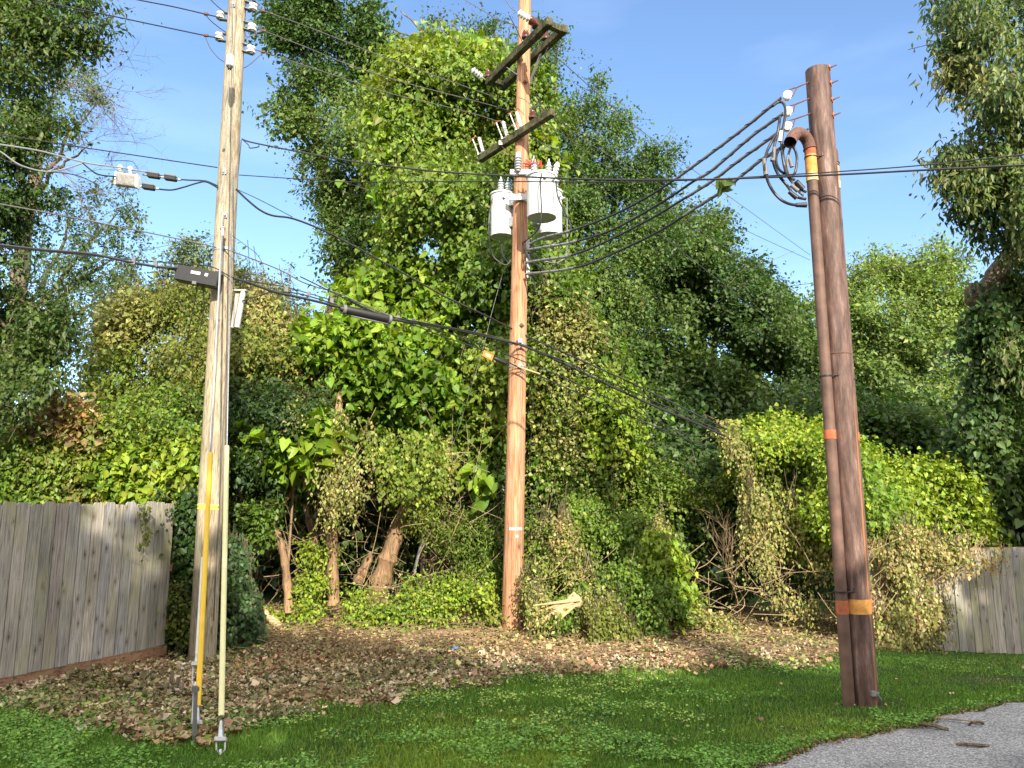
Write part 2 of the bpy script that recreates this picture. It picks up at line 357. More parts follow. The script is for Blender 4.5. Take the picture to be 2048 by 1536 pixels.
PAL = {  # linear base colours
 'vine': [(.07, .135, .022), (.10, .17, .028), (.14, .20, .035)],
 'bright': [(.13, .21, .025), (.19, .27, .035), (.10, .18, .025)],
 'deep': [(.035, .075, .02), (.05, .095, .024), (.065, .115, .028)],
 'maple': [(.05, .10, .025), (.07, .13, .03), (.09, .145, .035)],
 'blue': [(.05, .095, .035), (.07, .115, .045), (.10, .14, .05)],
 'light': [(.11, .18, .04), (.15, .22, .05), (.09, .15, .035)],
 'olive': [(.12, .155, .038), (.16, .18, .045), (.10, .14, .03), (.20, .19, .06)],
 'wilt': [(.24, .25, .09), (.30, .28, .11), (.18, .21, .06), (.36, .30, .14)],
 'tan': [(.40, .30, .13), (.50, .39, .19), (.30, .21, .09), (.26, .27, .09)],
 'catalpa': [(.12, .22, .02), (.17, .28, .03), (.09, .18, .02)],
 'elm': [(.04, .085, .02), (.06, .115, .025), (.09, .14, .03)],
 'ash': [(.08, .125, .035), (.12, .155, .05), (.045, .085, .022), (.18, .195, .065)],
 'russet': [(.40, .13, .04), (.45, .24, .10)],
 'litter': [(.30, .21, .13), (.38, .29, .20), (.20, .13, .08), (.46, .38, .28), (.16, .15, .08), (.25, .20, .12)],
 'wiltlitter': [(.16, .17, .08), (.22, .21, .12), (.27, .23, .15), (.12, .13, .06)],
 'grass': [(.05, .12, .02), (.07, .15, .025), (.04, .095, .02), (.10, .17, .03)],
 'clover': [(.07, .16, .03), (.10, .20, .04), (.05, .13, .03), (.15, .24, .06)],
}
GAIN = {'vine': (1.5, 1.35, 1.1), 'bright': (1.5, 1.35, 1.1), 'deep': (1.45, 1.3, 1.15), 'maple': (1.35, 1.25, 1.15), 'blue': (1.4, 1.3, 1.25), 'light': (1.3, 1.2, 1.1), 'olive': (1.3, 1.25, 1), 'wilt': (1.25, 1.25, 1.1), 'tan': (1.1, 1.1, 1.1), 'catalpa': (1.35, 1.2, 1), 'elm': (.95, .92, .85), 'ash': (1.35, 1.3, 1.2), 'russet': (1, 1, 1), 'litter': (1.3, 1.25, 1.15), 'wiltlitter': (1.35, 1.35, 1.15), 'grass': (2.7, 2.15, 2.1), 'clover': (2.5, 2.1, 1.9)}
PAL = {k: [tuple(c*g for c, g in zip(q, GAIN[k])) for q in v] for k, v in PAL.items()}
def colors(pal, n, pos, rg, var=.22, pf=.55):
    p = np.array(PAL[pal]); k = len(p)
    a = vn(pos, pf)*k*1.3-.15*k+rg.normal(0, .55, n); i = np.clip(np.floor(a), 0, k-1).astype(int)
    c = p[i]*(1+rg.normal(0, var, (n, 1)))
    return np.clip(c*(1+rg.normal(0, .07, (n, 3))), .008, .8)
def inpoly(poly, x, y):
    poly = np.array(poly, float); ins = np.zeros(len(x), bool); n = len(poly)
    for i in range(n):
        x0, y0 = poly[i]; x1, y1 = poly[(i+1) % n]
        c = ((y0 > y) != (y1 > y)); 
        with np.errstate(divide='ignore', invalid='ignore'): ins ^= c & (x < (x1-x0)*(y-y0)/(y1-y0+1e-12)+x0)
    return ins
def edge(poly, x, y):
    poly = np.array(poly, float); n = len(poly); best = np.full(len(x), 1e9); e = np.zeros((len(x), 2)); q = np.stack([x, y], -1)
    for i in range(n):
        a = poly[i]; b = poly[(i+1) % n]; ab = b-a; t = np.clip(((q-a)@ab)/(ab@ab+1e-9), 0, 1); c = a+t[:, None]*ab
        d = np.linalg.norm(q-c, axis=1); m = d < best; best[m] = d[m]; e[m] = (c-q)[m]
    return best, nrm(e)
def camera_map(x, y, Y): return Pn(x, y, Y)
FRINGE = []
def mass(poly, Y0, T, ncl, k, rad, ll, pal, mode='out', ed=70, cuts=(), hole=0., seed=0, wd=.75, shape='oval', front=.72, droop=.3, bump=.5, mp=camera_map, jit=.28, hang=.35, dY=None, hf=1.1, face=.62, warp=1., up_=.6, fringe=.1):
    if mp is camera_map: ncl = int(ncl*1.45); ll *= .8; hf *= 1.3; hole = hole+.03 if hole else 0; bump *= 1.3
    rg = np.random.default_rng(seed+11); poly_ = np.array(poly, float); lo = poly_.min(0); hi = poly_.max(0)
    xs = []; n = 0
    while n < ncl:
        q = lo+(hi-lo)*rg.random((ncl*2, 2)); q = q[inpoly(poly, q[:, 0], q[:, 1])]; xs.append(q); n += len(q)
    q = np.concatenate(xs)[:ncl]; x, y = q.T
    d, e = edge(poly, x, y)
    for sc_, am in ((.9, .45), (.33, .22)):
        f_ = 1/(ed*sc_); z0 = np.full(ncl, seed*.37)
        x = x+(vn(np.stack([x*f_, y*f_, z0], -1), 1)-.5)*2*am*ed*warp; y = y+(vn(np.stack([x*f_, y*f_, z0+9], -1), 1)-.5)*2*am*ed*warp
    dn = np.clip(d/ed, 0, 1); prof = np.sqrt(1-(1-dn)**2)
    s = np.where(rg.random(ncl) < front, -(.72+.28*rg.random(ncl)), rg.uniform(-.72, 1, ncl))
    base = Y0 if dY is None else Y0+dY(x, y)
    p = mp(x, y, base+T*prof*s)
    b = vn(p, 1/1.3)-.5+.5*(vn(p, 1/.55)-.5)
    Y = base+T*prof*s-np.where(s < 0, b*T*bump*2*prof, 0); p = mp(x, y, Y)
    keep = np.ones(ncl, bool)
    for (cx, cy, rx, ry) in cuts:
        rr = ((x-cx)/rx)**2+((y-cy)/ry)**2+(vn(p, 2.2)-.5)*1.4; keep &= ~((rr < 1) & (s < .55))
    if hole: keep &= ~((vn(p+37, hf)+.35*(vn(p, 3*hf)-.5) < hole) & (s < .3))
    p = p[keep]; dn = dn[keep][:, None]; e = e[keep]; s = s[keep]; n = len(p)
    out = np.stack([e[:, 0]*(1-dn[:, 0]), -(.25+dn[:, 0])*np.where(s < .2, 1, -1), -e[:, 1]*(1-dn[:, 0])+.25], -1); out = nrm(out)
    rn = rg.normal(0, 1, (n, 3))
    if mode == 'down': D = nrm(np.array([0, 0, -1.])+rn*.16+out*.18)
    elif mode == 'up': D = nrm(np.array([0, 0, 1.])+rn*.4+out*.4)
    else: D = nrm(out*.8+rn*.55+np.array([0, 0, -droop]))
    L = rad*np.exp(rg.normal(0, .3, n)); fr_ = (dn[:, 0] < .45) & (rg.random(n) < fringe); L[fr_] *= 2.0; jt = np.where(fr_, .09, jit)
    t = (np.arange(k)[None]+rg.random((n, k)))/k
    tw = np.where(((dn[:, 0] < .4) & (rg.random(n) < .55)) | (rg.random(n) < .05))[0]
    if mp is camera_map:
        for i_ in tw[:500]: FRINGE.append((p[i_]-D[i_]*L[i_]*.75-np.array([0, 0, .12*L[i_]]), p[i_], p[i_]+D[i_]*L[i_]*.72, .004+.0007*p[i_][1]*.35))
    c = p[:, None]+D[:, None]*(L[:, None]*(t-.25))[..., None]+np.clip(rg.normal(0, 1, (n, k, 3)), -1.5, 1.5)*(L[:, None, None]*jt[:, None, None]*(1 if mode != 'down' else .45))
    c = c.reshape(-1, 3); m = len(c)
    Dr = np.repeat(D, k, 0); outr = np.repeat(out, k, 0)
    ax = Dr*.45+rg.normal(0, .55, (m, 3))+np.array([0, 0, -hang])
    nm = outr*face+np.array([0, 0, up_])+rg.normal(0, .48, (m, 3))
    ln = ll*np.exp(np.clip(rg.normal(0, .33, m), -.8, .55))
    col = colors(pal, m, c, rg)
    return leaf_arrays(c, ax, nm, ln, wd, shape), col, shape
def limbs(mb, root, tips, r0, rg, n=8, wob=.12, rt=.012):
    for tp in tips:
        L = (tp-root).length; pts = []
        for i in range(n+1):
            t = i/n; p = root.lerp(tp, t); p = p+Vector((rg.normal(0, wob), rg.normal(0, wob), 0))*math.sin(math.pi*t)*min(1, L/3)+Vector((0, 0, .06*L*math.sin(math.pi*t))); pts.append(p)
        mb.tube(pts, [r0*(1-t/n)**.8+rt for t in range(n+1)], 7)
def plant(name, label, cat, masses, org, trunk=None, mat='leaf', group=None, bark='bark', part='foliage', stemname='trunk'):
    t = thing(name, org, label, cat, group)
    leaf_object(part, masses, mat, t)
    if len(FRINGE) <= 100: FRINGE.clear()
    if FRINGE:
        fb = MB()
        for q0_, q1_, q2_, r_ in FRINGE: fb.tube([q0_, q1_, q2_], [r_, r_*.8, r_*.4], 3, False)
        FRINGE.clear(); tag(fb.build('twigs', 'bark', t), kind='stuff')
    if trunk: trunk.build(stemname, bark, t)
    return t

# ================================================================ SETTING: ground and road
LIT = [(-400, 1418), (0, 1412), (110, 1428), (230, 1436), (350, 1470), (450, 1470), (560, 1436), (660, 1412), (760, 1398), (900, 1374), (1000, 1366), (1100, 1364), (1180, 1350), (1250, 1342), (1400, 1338), (1500, 1326), (1600, 1330), (1700, 1304), (1780, 1300), (1900, 1292), (2060, 1298), (2400, 1300)]
LITW = np.array([(p.x, p.y) for p in (G(*q) for q in LIT)])
def lity(x): return np.interp(x, LITW[:, 0], LITW[:, 1])
RE = [(-60, .5), (-12, 1.5), (-5, 3.0), (-1.5, 3.9), (.6, 4.7)]+[(p.x, p.y) for p in (G(*q) for q in [(1530, 1540), (1590, 1512), (1650, 1492), (1700, 1478), (1760, 1471), (1830, 1458), (1880, 1438), (1930, 1428), (2000, 1414), (2060, 1403)])]+[(8.5, 9.0), (20, 11.5), (80, 16)]
RE = np.array(RE)
def roady(x): return np.interp(x, RE[:, 0], RE[:, 1])+.03*np.sin(x*9)+.02*np.sin(x*23+1)
def grid_obj(name, xs, ys, zf, mat, colf=None):
    X, Y = np.meshgrid(xs, ys); Z = zf(X, Y); V = np.stack([X, Y, Z], -1).reshape(-1, 3); nx, ny = len(xs), len(ys)
    i = np.arange(nx-1)[None]+nx*np.arange(ny-1)[:, None]; F = np.stack([i, i+1, i+nx+1, i+nx], -1).reshape(-1, 4)
    me = bpy.data.meshes.new(name); me.vertices.add(len(V)); me.vertices.foreach_set('co', V.astype(np.float32).ravel())
    me.loops.add(F.size); me.loops.foreach_set('vertex_index', F.astype(np.int32).ravel())
    me.polygons.add(len(F)); me.polygons.foreach_set('loop_start', (np.arange(len(F))*4).astype(np.int32))
    if colf is not None:
        a = me.color_attributes.new('col', 'FLOAT_COLOR', 'POINT'); c = colf(V); a.data.foreach_set('color', np.concatenate([c, np.ones((len(c), 1))], 1).astype(np.float32).ravel())
    me.update(calc_edges=True); me.polygons.foreach_set('use_smooth', [True]*len(F))
    return link(name, me, mat)
m, t, b = newmat('soil')
a = N(t, 'Attribute', attribute_name='col'); c = N(t, 'TexCoord')
z1 = N(t, 'TexNoise', Scale=28.0, Detail=8.0, Roughness=.7); t.links.new(c.outputs['Object'], z1.inputs['Vector'])
g = ramp(t, z1.outputs[0], [(.3, (.018, .04, .010)), (.7, (.06, .10, .025))])
s_ = ramp(t, z1.outputs[0], [(.3, (.05, .03, .018)), (.5, (.15, .09, .055)), (.7, (.28, .19, .12))])
x = N(t, 'MixRGB'); t.links.new(a.outputs['Fac'], x.inputs[0]); t.links.new(g, x.inputs[1]); t.links.new(s_, x.inputs[2])
t.links.new(x.outputs[0], b.inputs['Base Color']); b.inputs['Roughness'].default_value = .95; b.inputs['Specular IOR Level'].default_value = .1
bu = N(t, 'Bump', Strength=.8, Distance=.02); t.links.new(z1.outputs[0], bu.inputs['Height']); t.links.new(bu.outputs[0], b.inputs['Normal'])
def axis(lo, hi, st): 
    inner = np.arange(lo, hi+1e-6, st); o = [1.5, 4, 10, 25, 60, 150, 400]
    return np.concatenate([lo-np.array(o[::-1]), inner, hi+np.array(o)])
xs = axis(-9, 12, .12); ys = axis(1.5, 18, .12)
def gcol(V):
    x, y = V[:, 0], V[:, 1]; w = (vn(V, 1.8)-.5)*.5+(vn(V, 6)-.5)*.25
    f = sstep(-.12, .12, y-lity(x)+w*.8)*(1-sstep(14, 17, y))*(1-sstep(8.3, 9, x)); return np.repeat(f[:, None], 3, 1)
ground = grid_obj('ground', xs, ys, lambda X, Y: gz(X, Y)+.012*np.sin(X*5.1)*np.sin(Y*6.3+X), 'soil', gcol); tag(ground, kind='structure')
m, t, b = newmat('asphalt')
c = N(t, 'TexCoord'); v = N(t, 'TexVoronoi', Scale=95.0); t.links.new(c.outputs['Object'], v.inputs['Vector'])
z1 = N(t, 'TexNoise', Scale=60.0, Detail=6.0, Roughness=.8); t.links.new(c.outputs['Object'], z1.inputs['Vector'])
z2 = N(t, 'TexNoise', Scale=1.3, Detail=5.0); t.links.new(c.outputs['Object'], z2.inputs['Vector'])
col = ramp(t, v.outputs['Color'], [(.1, (.13, .127, .125)), (.5, (.27, .265, .26)), (.85, (.50, .49, .48))])
x = N(t, 'MixRGB', blend_type='MULTIPLY'); x.inputs[0].default_value = 1; t.links.new(col, x.inputs[1]); t.links.new(ramp(t, z2.outputs[0], [(.35, (.6, .6, .6)), (.5, (.95, .95, .95)), (.7, (1.1, 1.1, 1.1))]), x.inputs[2])
# one long thin crack
sp = N(t, 'SeparateXYZ'); t.links.new(c.outputs['Object'], sp.inputs[0])
z4 = N(t, 'TexNoise', Scale=2.2, Detail=6.0); t.links.new(c.outputs['Object'], z4.inputs['Vector'])
k1 = N(t, 'Math', operation='MULTIPLY_ADD'); k1.inputs[1].default_value = .42; t.links.new(sp.outputs[0], k1.inputs[0]); t.links.new(sp.outputs[1], k1.inputs[2])
k2 = N(t, 'Math', operation='MULTIPLY_ADD'); k2.inputs[1].default_value = .35; t.links.new(z4.outputs[0], k2.inputs[0]); t.links.new(k1.outputs[0], k2.inputs[2])
k3 = N(t, 'Math', operation='SUBTRACT'); k3.inputs[1].default_value = 8.18; t.links.new(k2.outputs[0], k3.inputs[0])
k4 = N(t, 'Math', operation='ABSOLUTE'); t.links.new(k3.outputs[0], k4.inputs[0])
x2 = N(t, 'MixRGB', blend_type='MULTIPLY'); x2.inputs[0].default_value = 1; t.links.new(x.outputs[0], x2.inputs[1]); t.links.new(ramp(t, k4.outputs[0], [(.003, (.3, .3, .3)), (.009, (1, 1, 1))]), x2.inputs[2])
t.links.new(x2.outputs[0], b.inputs['Base Color']); b.inputs['Roughness'].default_value = .9
bu = N(t, 'Bump', Strength=.9, Distance=.006); t.links.new(v.outputs['Distance'], bu.inputs['Height']); t.links.new(bu.outputs[0], b.inputs['Normal'])
rx = np.concatenate([[-60, -30, -15], np.arange(-8, 12, .06), [14, 18, 25, 40, 80]]); rv = np.linspace(0, 1, 40)
X, T_ = np.meshgrid(rx, rv); Yr = roady(X); Yg = Yr-(T_**1.5)*(Yr+6.4)
rd = grid_obj('road', rx, rv, lambda a, b_: a*0, 'asphalt')
V = np.stack([X, Yg, gz(X, Yg)+.016-.006*(T_ < .01)], -1).reshape(-1, 3); rd.data.vertices.foreach_set('co', V.astype(np.float32).ravel()); rd.data.update(); tag(rd, kind='structure')

def gsample(n, x0, x1, y0, y1, rg):
    x = rg.uniform(x0, x1, n); y = rg.uniform(y0, y1, n); v = 768-y; dy = FPX*CP-v*SP; dz = FPX*SP+v*CP
    Y = -EYE*dy/dz; 
    for _ in range(5):
        p = Pn(x, y, Y); Y = (gz(p[:, 0], p[:, 1])-EYE)*dy/dz
    p = Pn(x, y, Y); p[:, 2] = gz(p[:, 0], p[:, 1]); return p
def inlawn(p, soft=.25): 
    w = ((vn(p, 1.8)-.5)*.5+(vn(p, 6)-.5)*.25)*1.1+(vn(p, 15)-.5)*.3
    return (p[:, 1]-lity(p[:, 0])+w < soft*.3) & (p[:, 1] > roady(p[:, 0])+.02)
rg = np.random.default_rng(21)
p = gsample(400000, -200, 2500, 1292, 1620, rg); p = p[inlawn(p)]
p = p[vn(p, 2.5)+rg.normal(0, .25, len(p)) > .12]; n = len(p)
bare = (np.hypot((p[:, 0]-G(2010, 1360).x)/.62, (p[:, 1]-G(2010, 1360).y)/.16) < 1+rg.normal(0, .25, n))  # sunlit gap in the lawn shade, painted as tan, shorter blades
ax = np.array([0, 0, 1.])+rg.normal(0, .42, (n, 3)); col = colors('grass', n, p, rg, .2, .8); col[bare] = np.array([.42, .33, .18])*(1+rg.normal(0, .2, (bare.sum(), 1)))
hgt = (.018+.034*rg.random(n))*(.75+.6*vn(p, 1.1)); hgt[bare] *= .5
tag(leaf_object('grass', [(leaf_arrays(p, ax, rg.normal(0, 1, (n, 3)), hgt, .13*np.ones(n), 'blade'), col, 'blade')], 'grass_blade'), 'short green lawn grass growing between the road and the leaf litter', 'grass', kind='stuff')
# clover and ground ivy
p = gsample(185000, -200, 2500, 1292, 1620, rg); edge_w = np.exp(-((p[:, 1]-roady(p[:, 0]))/.35)**2)*.35*(p[:, 0] > 1.2)+.32*np.exp(-((p[:, 0]+4.4)/1.6)**2)*sstep(.0, .6, 6.9-p[:, 1])
near = np.exp(-((p[:, 1]-lity(p[:, 0]))/.5)**2)*.12
p2 = p[inlawn(p, 1.4) & (vn(p, 1.5)*.55+vn(p, 5)*.45+edge_w+near+rg.normal(0, .07, len(p)) > .66)]; n = len(p2); p2 = p2+np.stack([0*p2[:, 0], 0*p2[:, 0], .02+.045*rg.random(n)], -1)
ax = rg.normal(0, 1, (n, 3))*np.array([1, 1, .25]); nm = np.array([0, -.2, 1.])+rg.normal(0, .3, (n, 3))
tag(leaf_object('clover', [(leaf_arrays(p2, ax, nm, .009+.018*rg.random(n)**1.6, 1.0*np.ones(n), 'clover'), colors('clover', n, p2, rg, .25, 1.2), 'clover')], 'leaf'), 'patches of clover and ground ivy spread through the lawn', 'clover', kind='stuff')
# leaf litter
def litter(n, size, pal, seed, y0=1225, y1=1500, dens=None, lift=.05, shape='curl'):
    rg = np.random.default_rng(seed); p = gsample(n, -60, 2110, y0, y1, rg); k = ~inlawn(p, -.3) & (p[:, 1] > roady(p[:, 0])+.2)
    k |= (rg.random(len(p)) < .0025) & (p[:, 1] > roady(p[:, 0])); 
    if dens is not None: k &= rg.random(len(p)) < dens(p)
    p = p[k]; n = len(p); p[:, 2] += lift*rg.random(n)**1.5; ax = rg.normal(0, 1, (n, 3))*np.array([1, 1, .35]); nm = np.array([0, -.1, 1.])+rg.normal(0, .45, (n, 3))
    return leaf_arrays(p, ax, nm, size*(.5+rg.random(n)), .75+.4*rg.random(n), shape), colors(pal, n, p, rg, .3, 1.5), shape
pe = gsample(30000, 1150, 2110, 1390, 1600, np.random.default_rng(44)); pe = pe[np.abs(pe[:, 1]-roady(pe[:, 0])-.02+.1*(vn(pe, 3)-.5)) < .07]; ne = len(pe); pe[:, 2] += .02; rge = np.random.default_rng(45)
edge_bits = (leaf_arrays(pe, rge.normal(0, 1, (ne, 3))*np.array([1, 1, .2]), np.array([0, 0, 1.])+rge.normal(0, .4, (ne, 3)), .012+.02*rge.random(ne), np.full(ne, .7), 'oval'), colors('litter', ne, pe, rge, .4, 1.5)*.55, 'oval')
tag(leaf_object('leaf_litter', [edge_bits, litter(105000, .038, 'litter', 5, dens=lambda p: .25+.75*sstep(10.6, 8.6, p[:, 1])), litter(42000, .034, 'wiltlitter', 6, lift=.09, shape='oval'), litter(6000, .07, 'litter', 9, y0=1300, lift=.06), litter(9000, .05, 'vine', 12, lift=.07, shape='oval', dens=lambda p: (vn(p, 1.7) > .62)*1.), litter(26000, .045, 'tan', 8, 1215, 1345, dens=lambda p: sstep(9.6, 10.4, p[:, 1]), lift=.08, shape='oval')], 'dead_leaf'), 'dry brown fallen leaves and wilted clippings covering the bare soil', 'leaf litter', kind='stuff')
# cut twigs on the soil and a straw-like mat of stems at the back
def sticks(name, n, region, lens, r, mat, label, cat, seed, lift=.06, tilt=.15, rise=0):
    rg = np.random.default_rng(seed); p = gsample(n, *region, rg); p = p[~inlawn(p, -.3)]; mb = MB()
    for q in p:
        L = rg.uniform(*lens); a = rg.uniform(0, 2*math.pi); d = Vector((math.cos(a), math.sin(a)*.7, rg.normal(0, tilt)+rise*rg.random())).normalized()
        s0 = Vector(q)+Vector((0, 0, lift*rg.random())); bend = Vector((rg.normal(0, .08), rg.normal(0, .08), rg.normal(0, .05)+.02))*L
        if rise: bend.z += .15*L
        mb.tube([s0, s0+d*L*.35+bend, s0+d*L*.7+bend, s0+d*L], r*(.5+rg.random()), 4, False)
    return tag(mb.build(name, mat), label, cat, kind='stuff')
sticks('twig_debris', 1500, (-60, 1800, 1235, 1420), (.08, .45), .0028, 'twig', 'loose brown twigs scattered over the leaf litter', 'twigs', 31)
sticks('cut_stems', 900, (1040, 1700, 1235, 1330), (.12, .5), .0028, 'twig', 'pale cut vine stems matted along the foot of the brush', 'stems', 32, .1, .12)
sticks('brush_pile', 800, (520, 1010, 1225, 1310), (.15, .6), .003, 'twig', 'heap of reddish brown cut brush behind the litter', 'brush', 33, .16, .18)

# ================================================================ VEGETATION
RA = G(1700, 1288); RB = G(2190, 1302); RA.z = RB.z = 0; RB = RA+(RB-RA)*1.9
def fenceY(px, py):                        # depth of the right-hand fence plane along each sight line
    k = (np.asarray(px, float)-1024)*ppm(0, 1180, 1); dx, dy_ = RB.x-RA.x, RB.y-RA.y
    return RA.y+(k*RA.y-RA.x)/(dx-k*dy_)*dy_
def trunk_px(mb, pts, n=10, rs=None):
    path = cr([(x, y, Y) for x, y, Y, r in pts], 6); rr = np.interp(np.linspace(0, len(pts)-1, len(path)), range(len(pts)), [p[3] for p in pts])
    rr = (rr*(1+.13*np.sin(np.arange(len(rr))*1.9+pts[0][0])+.08*np.sin(np.arange(len(rr))*3.7))).tolist()
    mb.tube(path, rr, n); return mb
GY = lambda px, py: G(px, py)
# --- far trees
tr = MB(); trunk_px(tr, [(560, 1120, 21, .42), (650, 700, 21, .34), (690, 560, 21, .3), (672, 480, 21, .26), (640, 320, 21, .18), (615, 170, 21, .1), (600, 40, 21, .05)])
trunk_px(tr, [(690, 560, 21, .22), (720, 480, 21.3, .2), (740, 300, 21.5, .12), (730, 100, 21.5, .05)]); 
rgt = np.random.default_rng(1)
limbs(tr, P(640, 320, 21), [P(560, 225, 20.6), P(585, 120, 20.5), P(600, 300, 20.5), P(720, 200, 20.6)], .07, rgt)
plant('maple_tree', 'tall green maple with bare lower trunk behind the vine-covered tower, left of it', 'tree', [
    mass([(515, -90), (525, 70), (570, 110), (590, 180), (600, 300), (600, 350), (640, 410), (640, 470), (665, 520), (760, 540), (800, 400), (805, 120), (775, 110), (752, 40), (730, -90)], 21, 1.7, 3000, 18, .5, .125, 'maple', hole=.28, seed=1, ed=80, warp=.7, wd=.6, droop=.35),
    mass([(535, 235), (545, 205), (560, 170), (580, 200), (610, 200), (620, 260), (570, 280)], 20.5, .6, 60, 18, .45, .16, 'maple', seed=2, ed=25, wd=.6),
    mass([(525, 60), (530, 30), (560, 20), (600, 60), (590, 110), (545, 90)], 20.5, .6, 60, 18, .45, .16, 'maple', seed=3, ed=25, wd=.6),
    mass([(630, 490), (650, 480), (760, 500), (760, 570), (700, 590), (640, 530)], 20.6, .6, 70, 16, .5, .16, 'deep', seed=4, ed=25, wd=.6),
    mass([(700, 60), (730, 15), (760, 10), (775, 60), (780, 120), (740, 140)], 20.6, .7, 80, 18, .5, .16, 'maple', seed=5, ed=30, wd=.6)], P(560, 1120, 21), tr)
tr = MB(); trunk_px(tr, [(1130, 1120, 22.5, .4), (1110, 700, 22.5, .32), (1080, 400, 22.5, .22), (1040, 200, 22.5, .12), (985, 60, 22.5, .04)])
limbs(tr, P(1110, 600, 22.5), [P(1320, 320, 22), P(1260, 230, 22), P(1180, 190, 22), P(1330, 440, 22), P(1120, 60, 22), P(1290, 560, 22), P(905, 40, 22.5), P(850, 90, 22.5)], .13, rgt)
RT = dict(ll=.12, k=22, rad=.5, wd=.6, droop=.15)
plant('loose_crowned_tree', 'wide loose-crowned green tree behind the transformers, right of the vine tower', 'tree', [
    mass([(1030, 130), (1060, 60), (1110, 60), (1110, 170), (1160, 260), (1210, 330), (1280, 350), (1335, 400), (1340, 430), (1330, 500), (1270, 640), (1250, 760), (1060, 780), (1000, 400)], 22, 1.8, 3200, pal='maple', hole=.27, seed=10, ed=90, warp=.7, **RT),
    mass([(1120, 240), (1150, 200), (1195, 160), (1208, 165), (1185, 215), (1170, 270)], 21.6, .5, 60, pal='maple', seed=11, ed=25, **RT),
    mass([(1170, 310), (1200, 220), (1225, 205), (1265, 232), (1255, 270), (1262, 320), (1220, 350)], 21.6, .6, 120, pal='maple', hole=.3, seed=12, ed=30, **RT),
    mass([(1240, 350), (1290, 300), (1330, 285), (1350, 320), (1325, 345), (1335, 395), (1270, 400)], 21.6, .6, 120, pal='maple', hole=.3, seed=13, ed=30, **RT),
    mass([(865, 60), (885, 20), (900, 25), (915, 90), (870, 110)], 22, .5, 60, pal='blue', hole=.25, seed=14, ed=25, **RT),
    mass([(925, 90), (965, 40), (990, 40), (1000, 110), (940, 120)], 22, .5, 70, pal='blue', hole=.25, seed=15, ed=25, **RT),
    mass([(1040, 80), (1080, 50), (1135, 85), (1130, 100), (1060, 120)], 21.8, .5, 60, pal='maple', hole=.25, seed=16, ed=25, **RT)], P(1130, 1120, 22.5), tr)
tr = MB(); trunk_px(tr, [(1410, 1120, 28, .5), (1400, 800, 28, .4), (1390, 600, 28, .25), (1400, 470, 28, .08)]); limbs(tr, P(1400, 800, 28), [P(1260, 620, 27), P(1560, 620, 27), P(1620, 720, 27), P(1300, 760, 27), P(1480, 540, 27)], .16, rgt)
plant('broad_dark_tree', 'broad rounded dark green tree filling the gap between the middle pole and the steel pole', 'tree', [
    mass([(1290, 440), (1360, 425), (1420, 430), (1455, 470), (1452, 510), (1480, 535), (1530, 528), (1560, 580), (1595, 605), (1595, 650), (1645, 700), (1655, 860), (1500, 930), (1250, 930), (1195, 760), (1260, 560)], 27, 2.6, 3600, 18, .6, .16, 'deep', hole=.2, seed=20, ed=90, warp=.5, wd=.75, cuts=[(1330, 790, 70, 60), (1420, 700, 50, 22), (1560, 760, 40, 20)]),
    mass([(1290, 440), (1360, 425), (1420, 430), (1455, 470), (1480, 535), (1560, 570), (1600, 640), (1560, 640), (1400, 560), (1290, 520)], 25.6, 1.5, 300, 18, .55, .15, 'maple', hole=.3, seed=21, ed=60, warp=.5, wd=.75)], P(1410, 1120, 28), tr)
tr = MB(); trunk_px(tr, [(1790, 1120, 36, .5), (1790, 800, 36, .4), (1790, 560, 36, .15)]); limbs(tr, P(1790, 860, 36), [P(1660, 600, 35), P(1740, 560, 35), P(1850, 540, 35), P(1900, 600, 35), P(1930, 760, 35), P(1640, 760, 35)], .18, rgt)
LM = dict(ll=.2, k=20, rad=.8, wd=.6, droop=-.35, mode='out')
plant('silver_maple_tree', 'pale bright green tree with upswept branches in the gap right of the steel pole', 'tree', [
    mass([(1590, 640), (1640, 600), (1690, 580), (1720, 520), (1755, 512), (1770, 550), (1790, 520), (1815, 520), (1830, 560), (1850, 495), (1865, 495), (1885, 530), (1935, 520), (1940, 570), (1975, 600), (1970, 860), (1900, 920), (1600, 900), (1585, 760)], 35, 3.2, 3400, pal='light', hole=.22, seed=30, ed=80, warp=.6, **LM),
    mass([(1590, 780), (1700, 720), (1760, 780), (1740, 900), (1600, 900)], 33, 1.5, 260, pal='deep', hole=.3, seed=31, ed=60, **LM)], P(1790, 1120, 36), tr)
plant('background_thicket', 'low dark green thicket behind the vine mounds, under the far trees', 'bushes', [
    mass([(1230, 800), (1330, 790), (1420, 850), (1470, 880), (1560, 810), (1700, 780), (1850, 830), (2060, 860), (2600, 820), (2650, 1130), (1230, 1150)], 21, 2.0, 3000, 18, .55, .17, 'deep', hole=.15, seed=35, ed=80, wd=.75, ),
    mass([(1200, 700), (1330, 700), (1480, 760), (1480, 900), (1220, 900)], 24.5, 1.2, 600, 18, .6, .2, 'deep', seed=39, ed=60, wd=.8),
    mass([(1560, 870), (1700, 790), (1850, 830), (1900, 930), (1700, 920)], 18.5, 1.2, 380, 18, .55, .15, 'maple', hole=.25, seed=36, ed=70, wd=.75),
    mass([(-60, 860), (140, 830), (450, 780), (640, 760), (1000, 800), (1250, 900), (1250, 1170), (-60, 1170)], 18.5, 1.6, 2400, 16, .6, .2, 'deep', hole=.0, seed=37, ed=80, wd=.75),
    mass([(640, 840), (960, 840), (960, 1040), (640, 1040)], 16.8, .7, 420, 16, .5, .2, 'deep', seed=38, ed=60, wd=.75)], P(1300, 1120, 21), group=None)
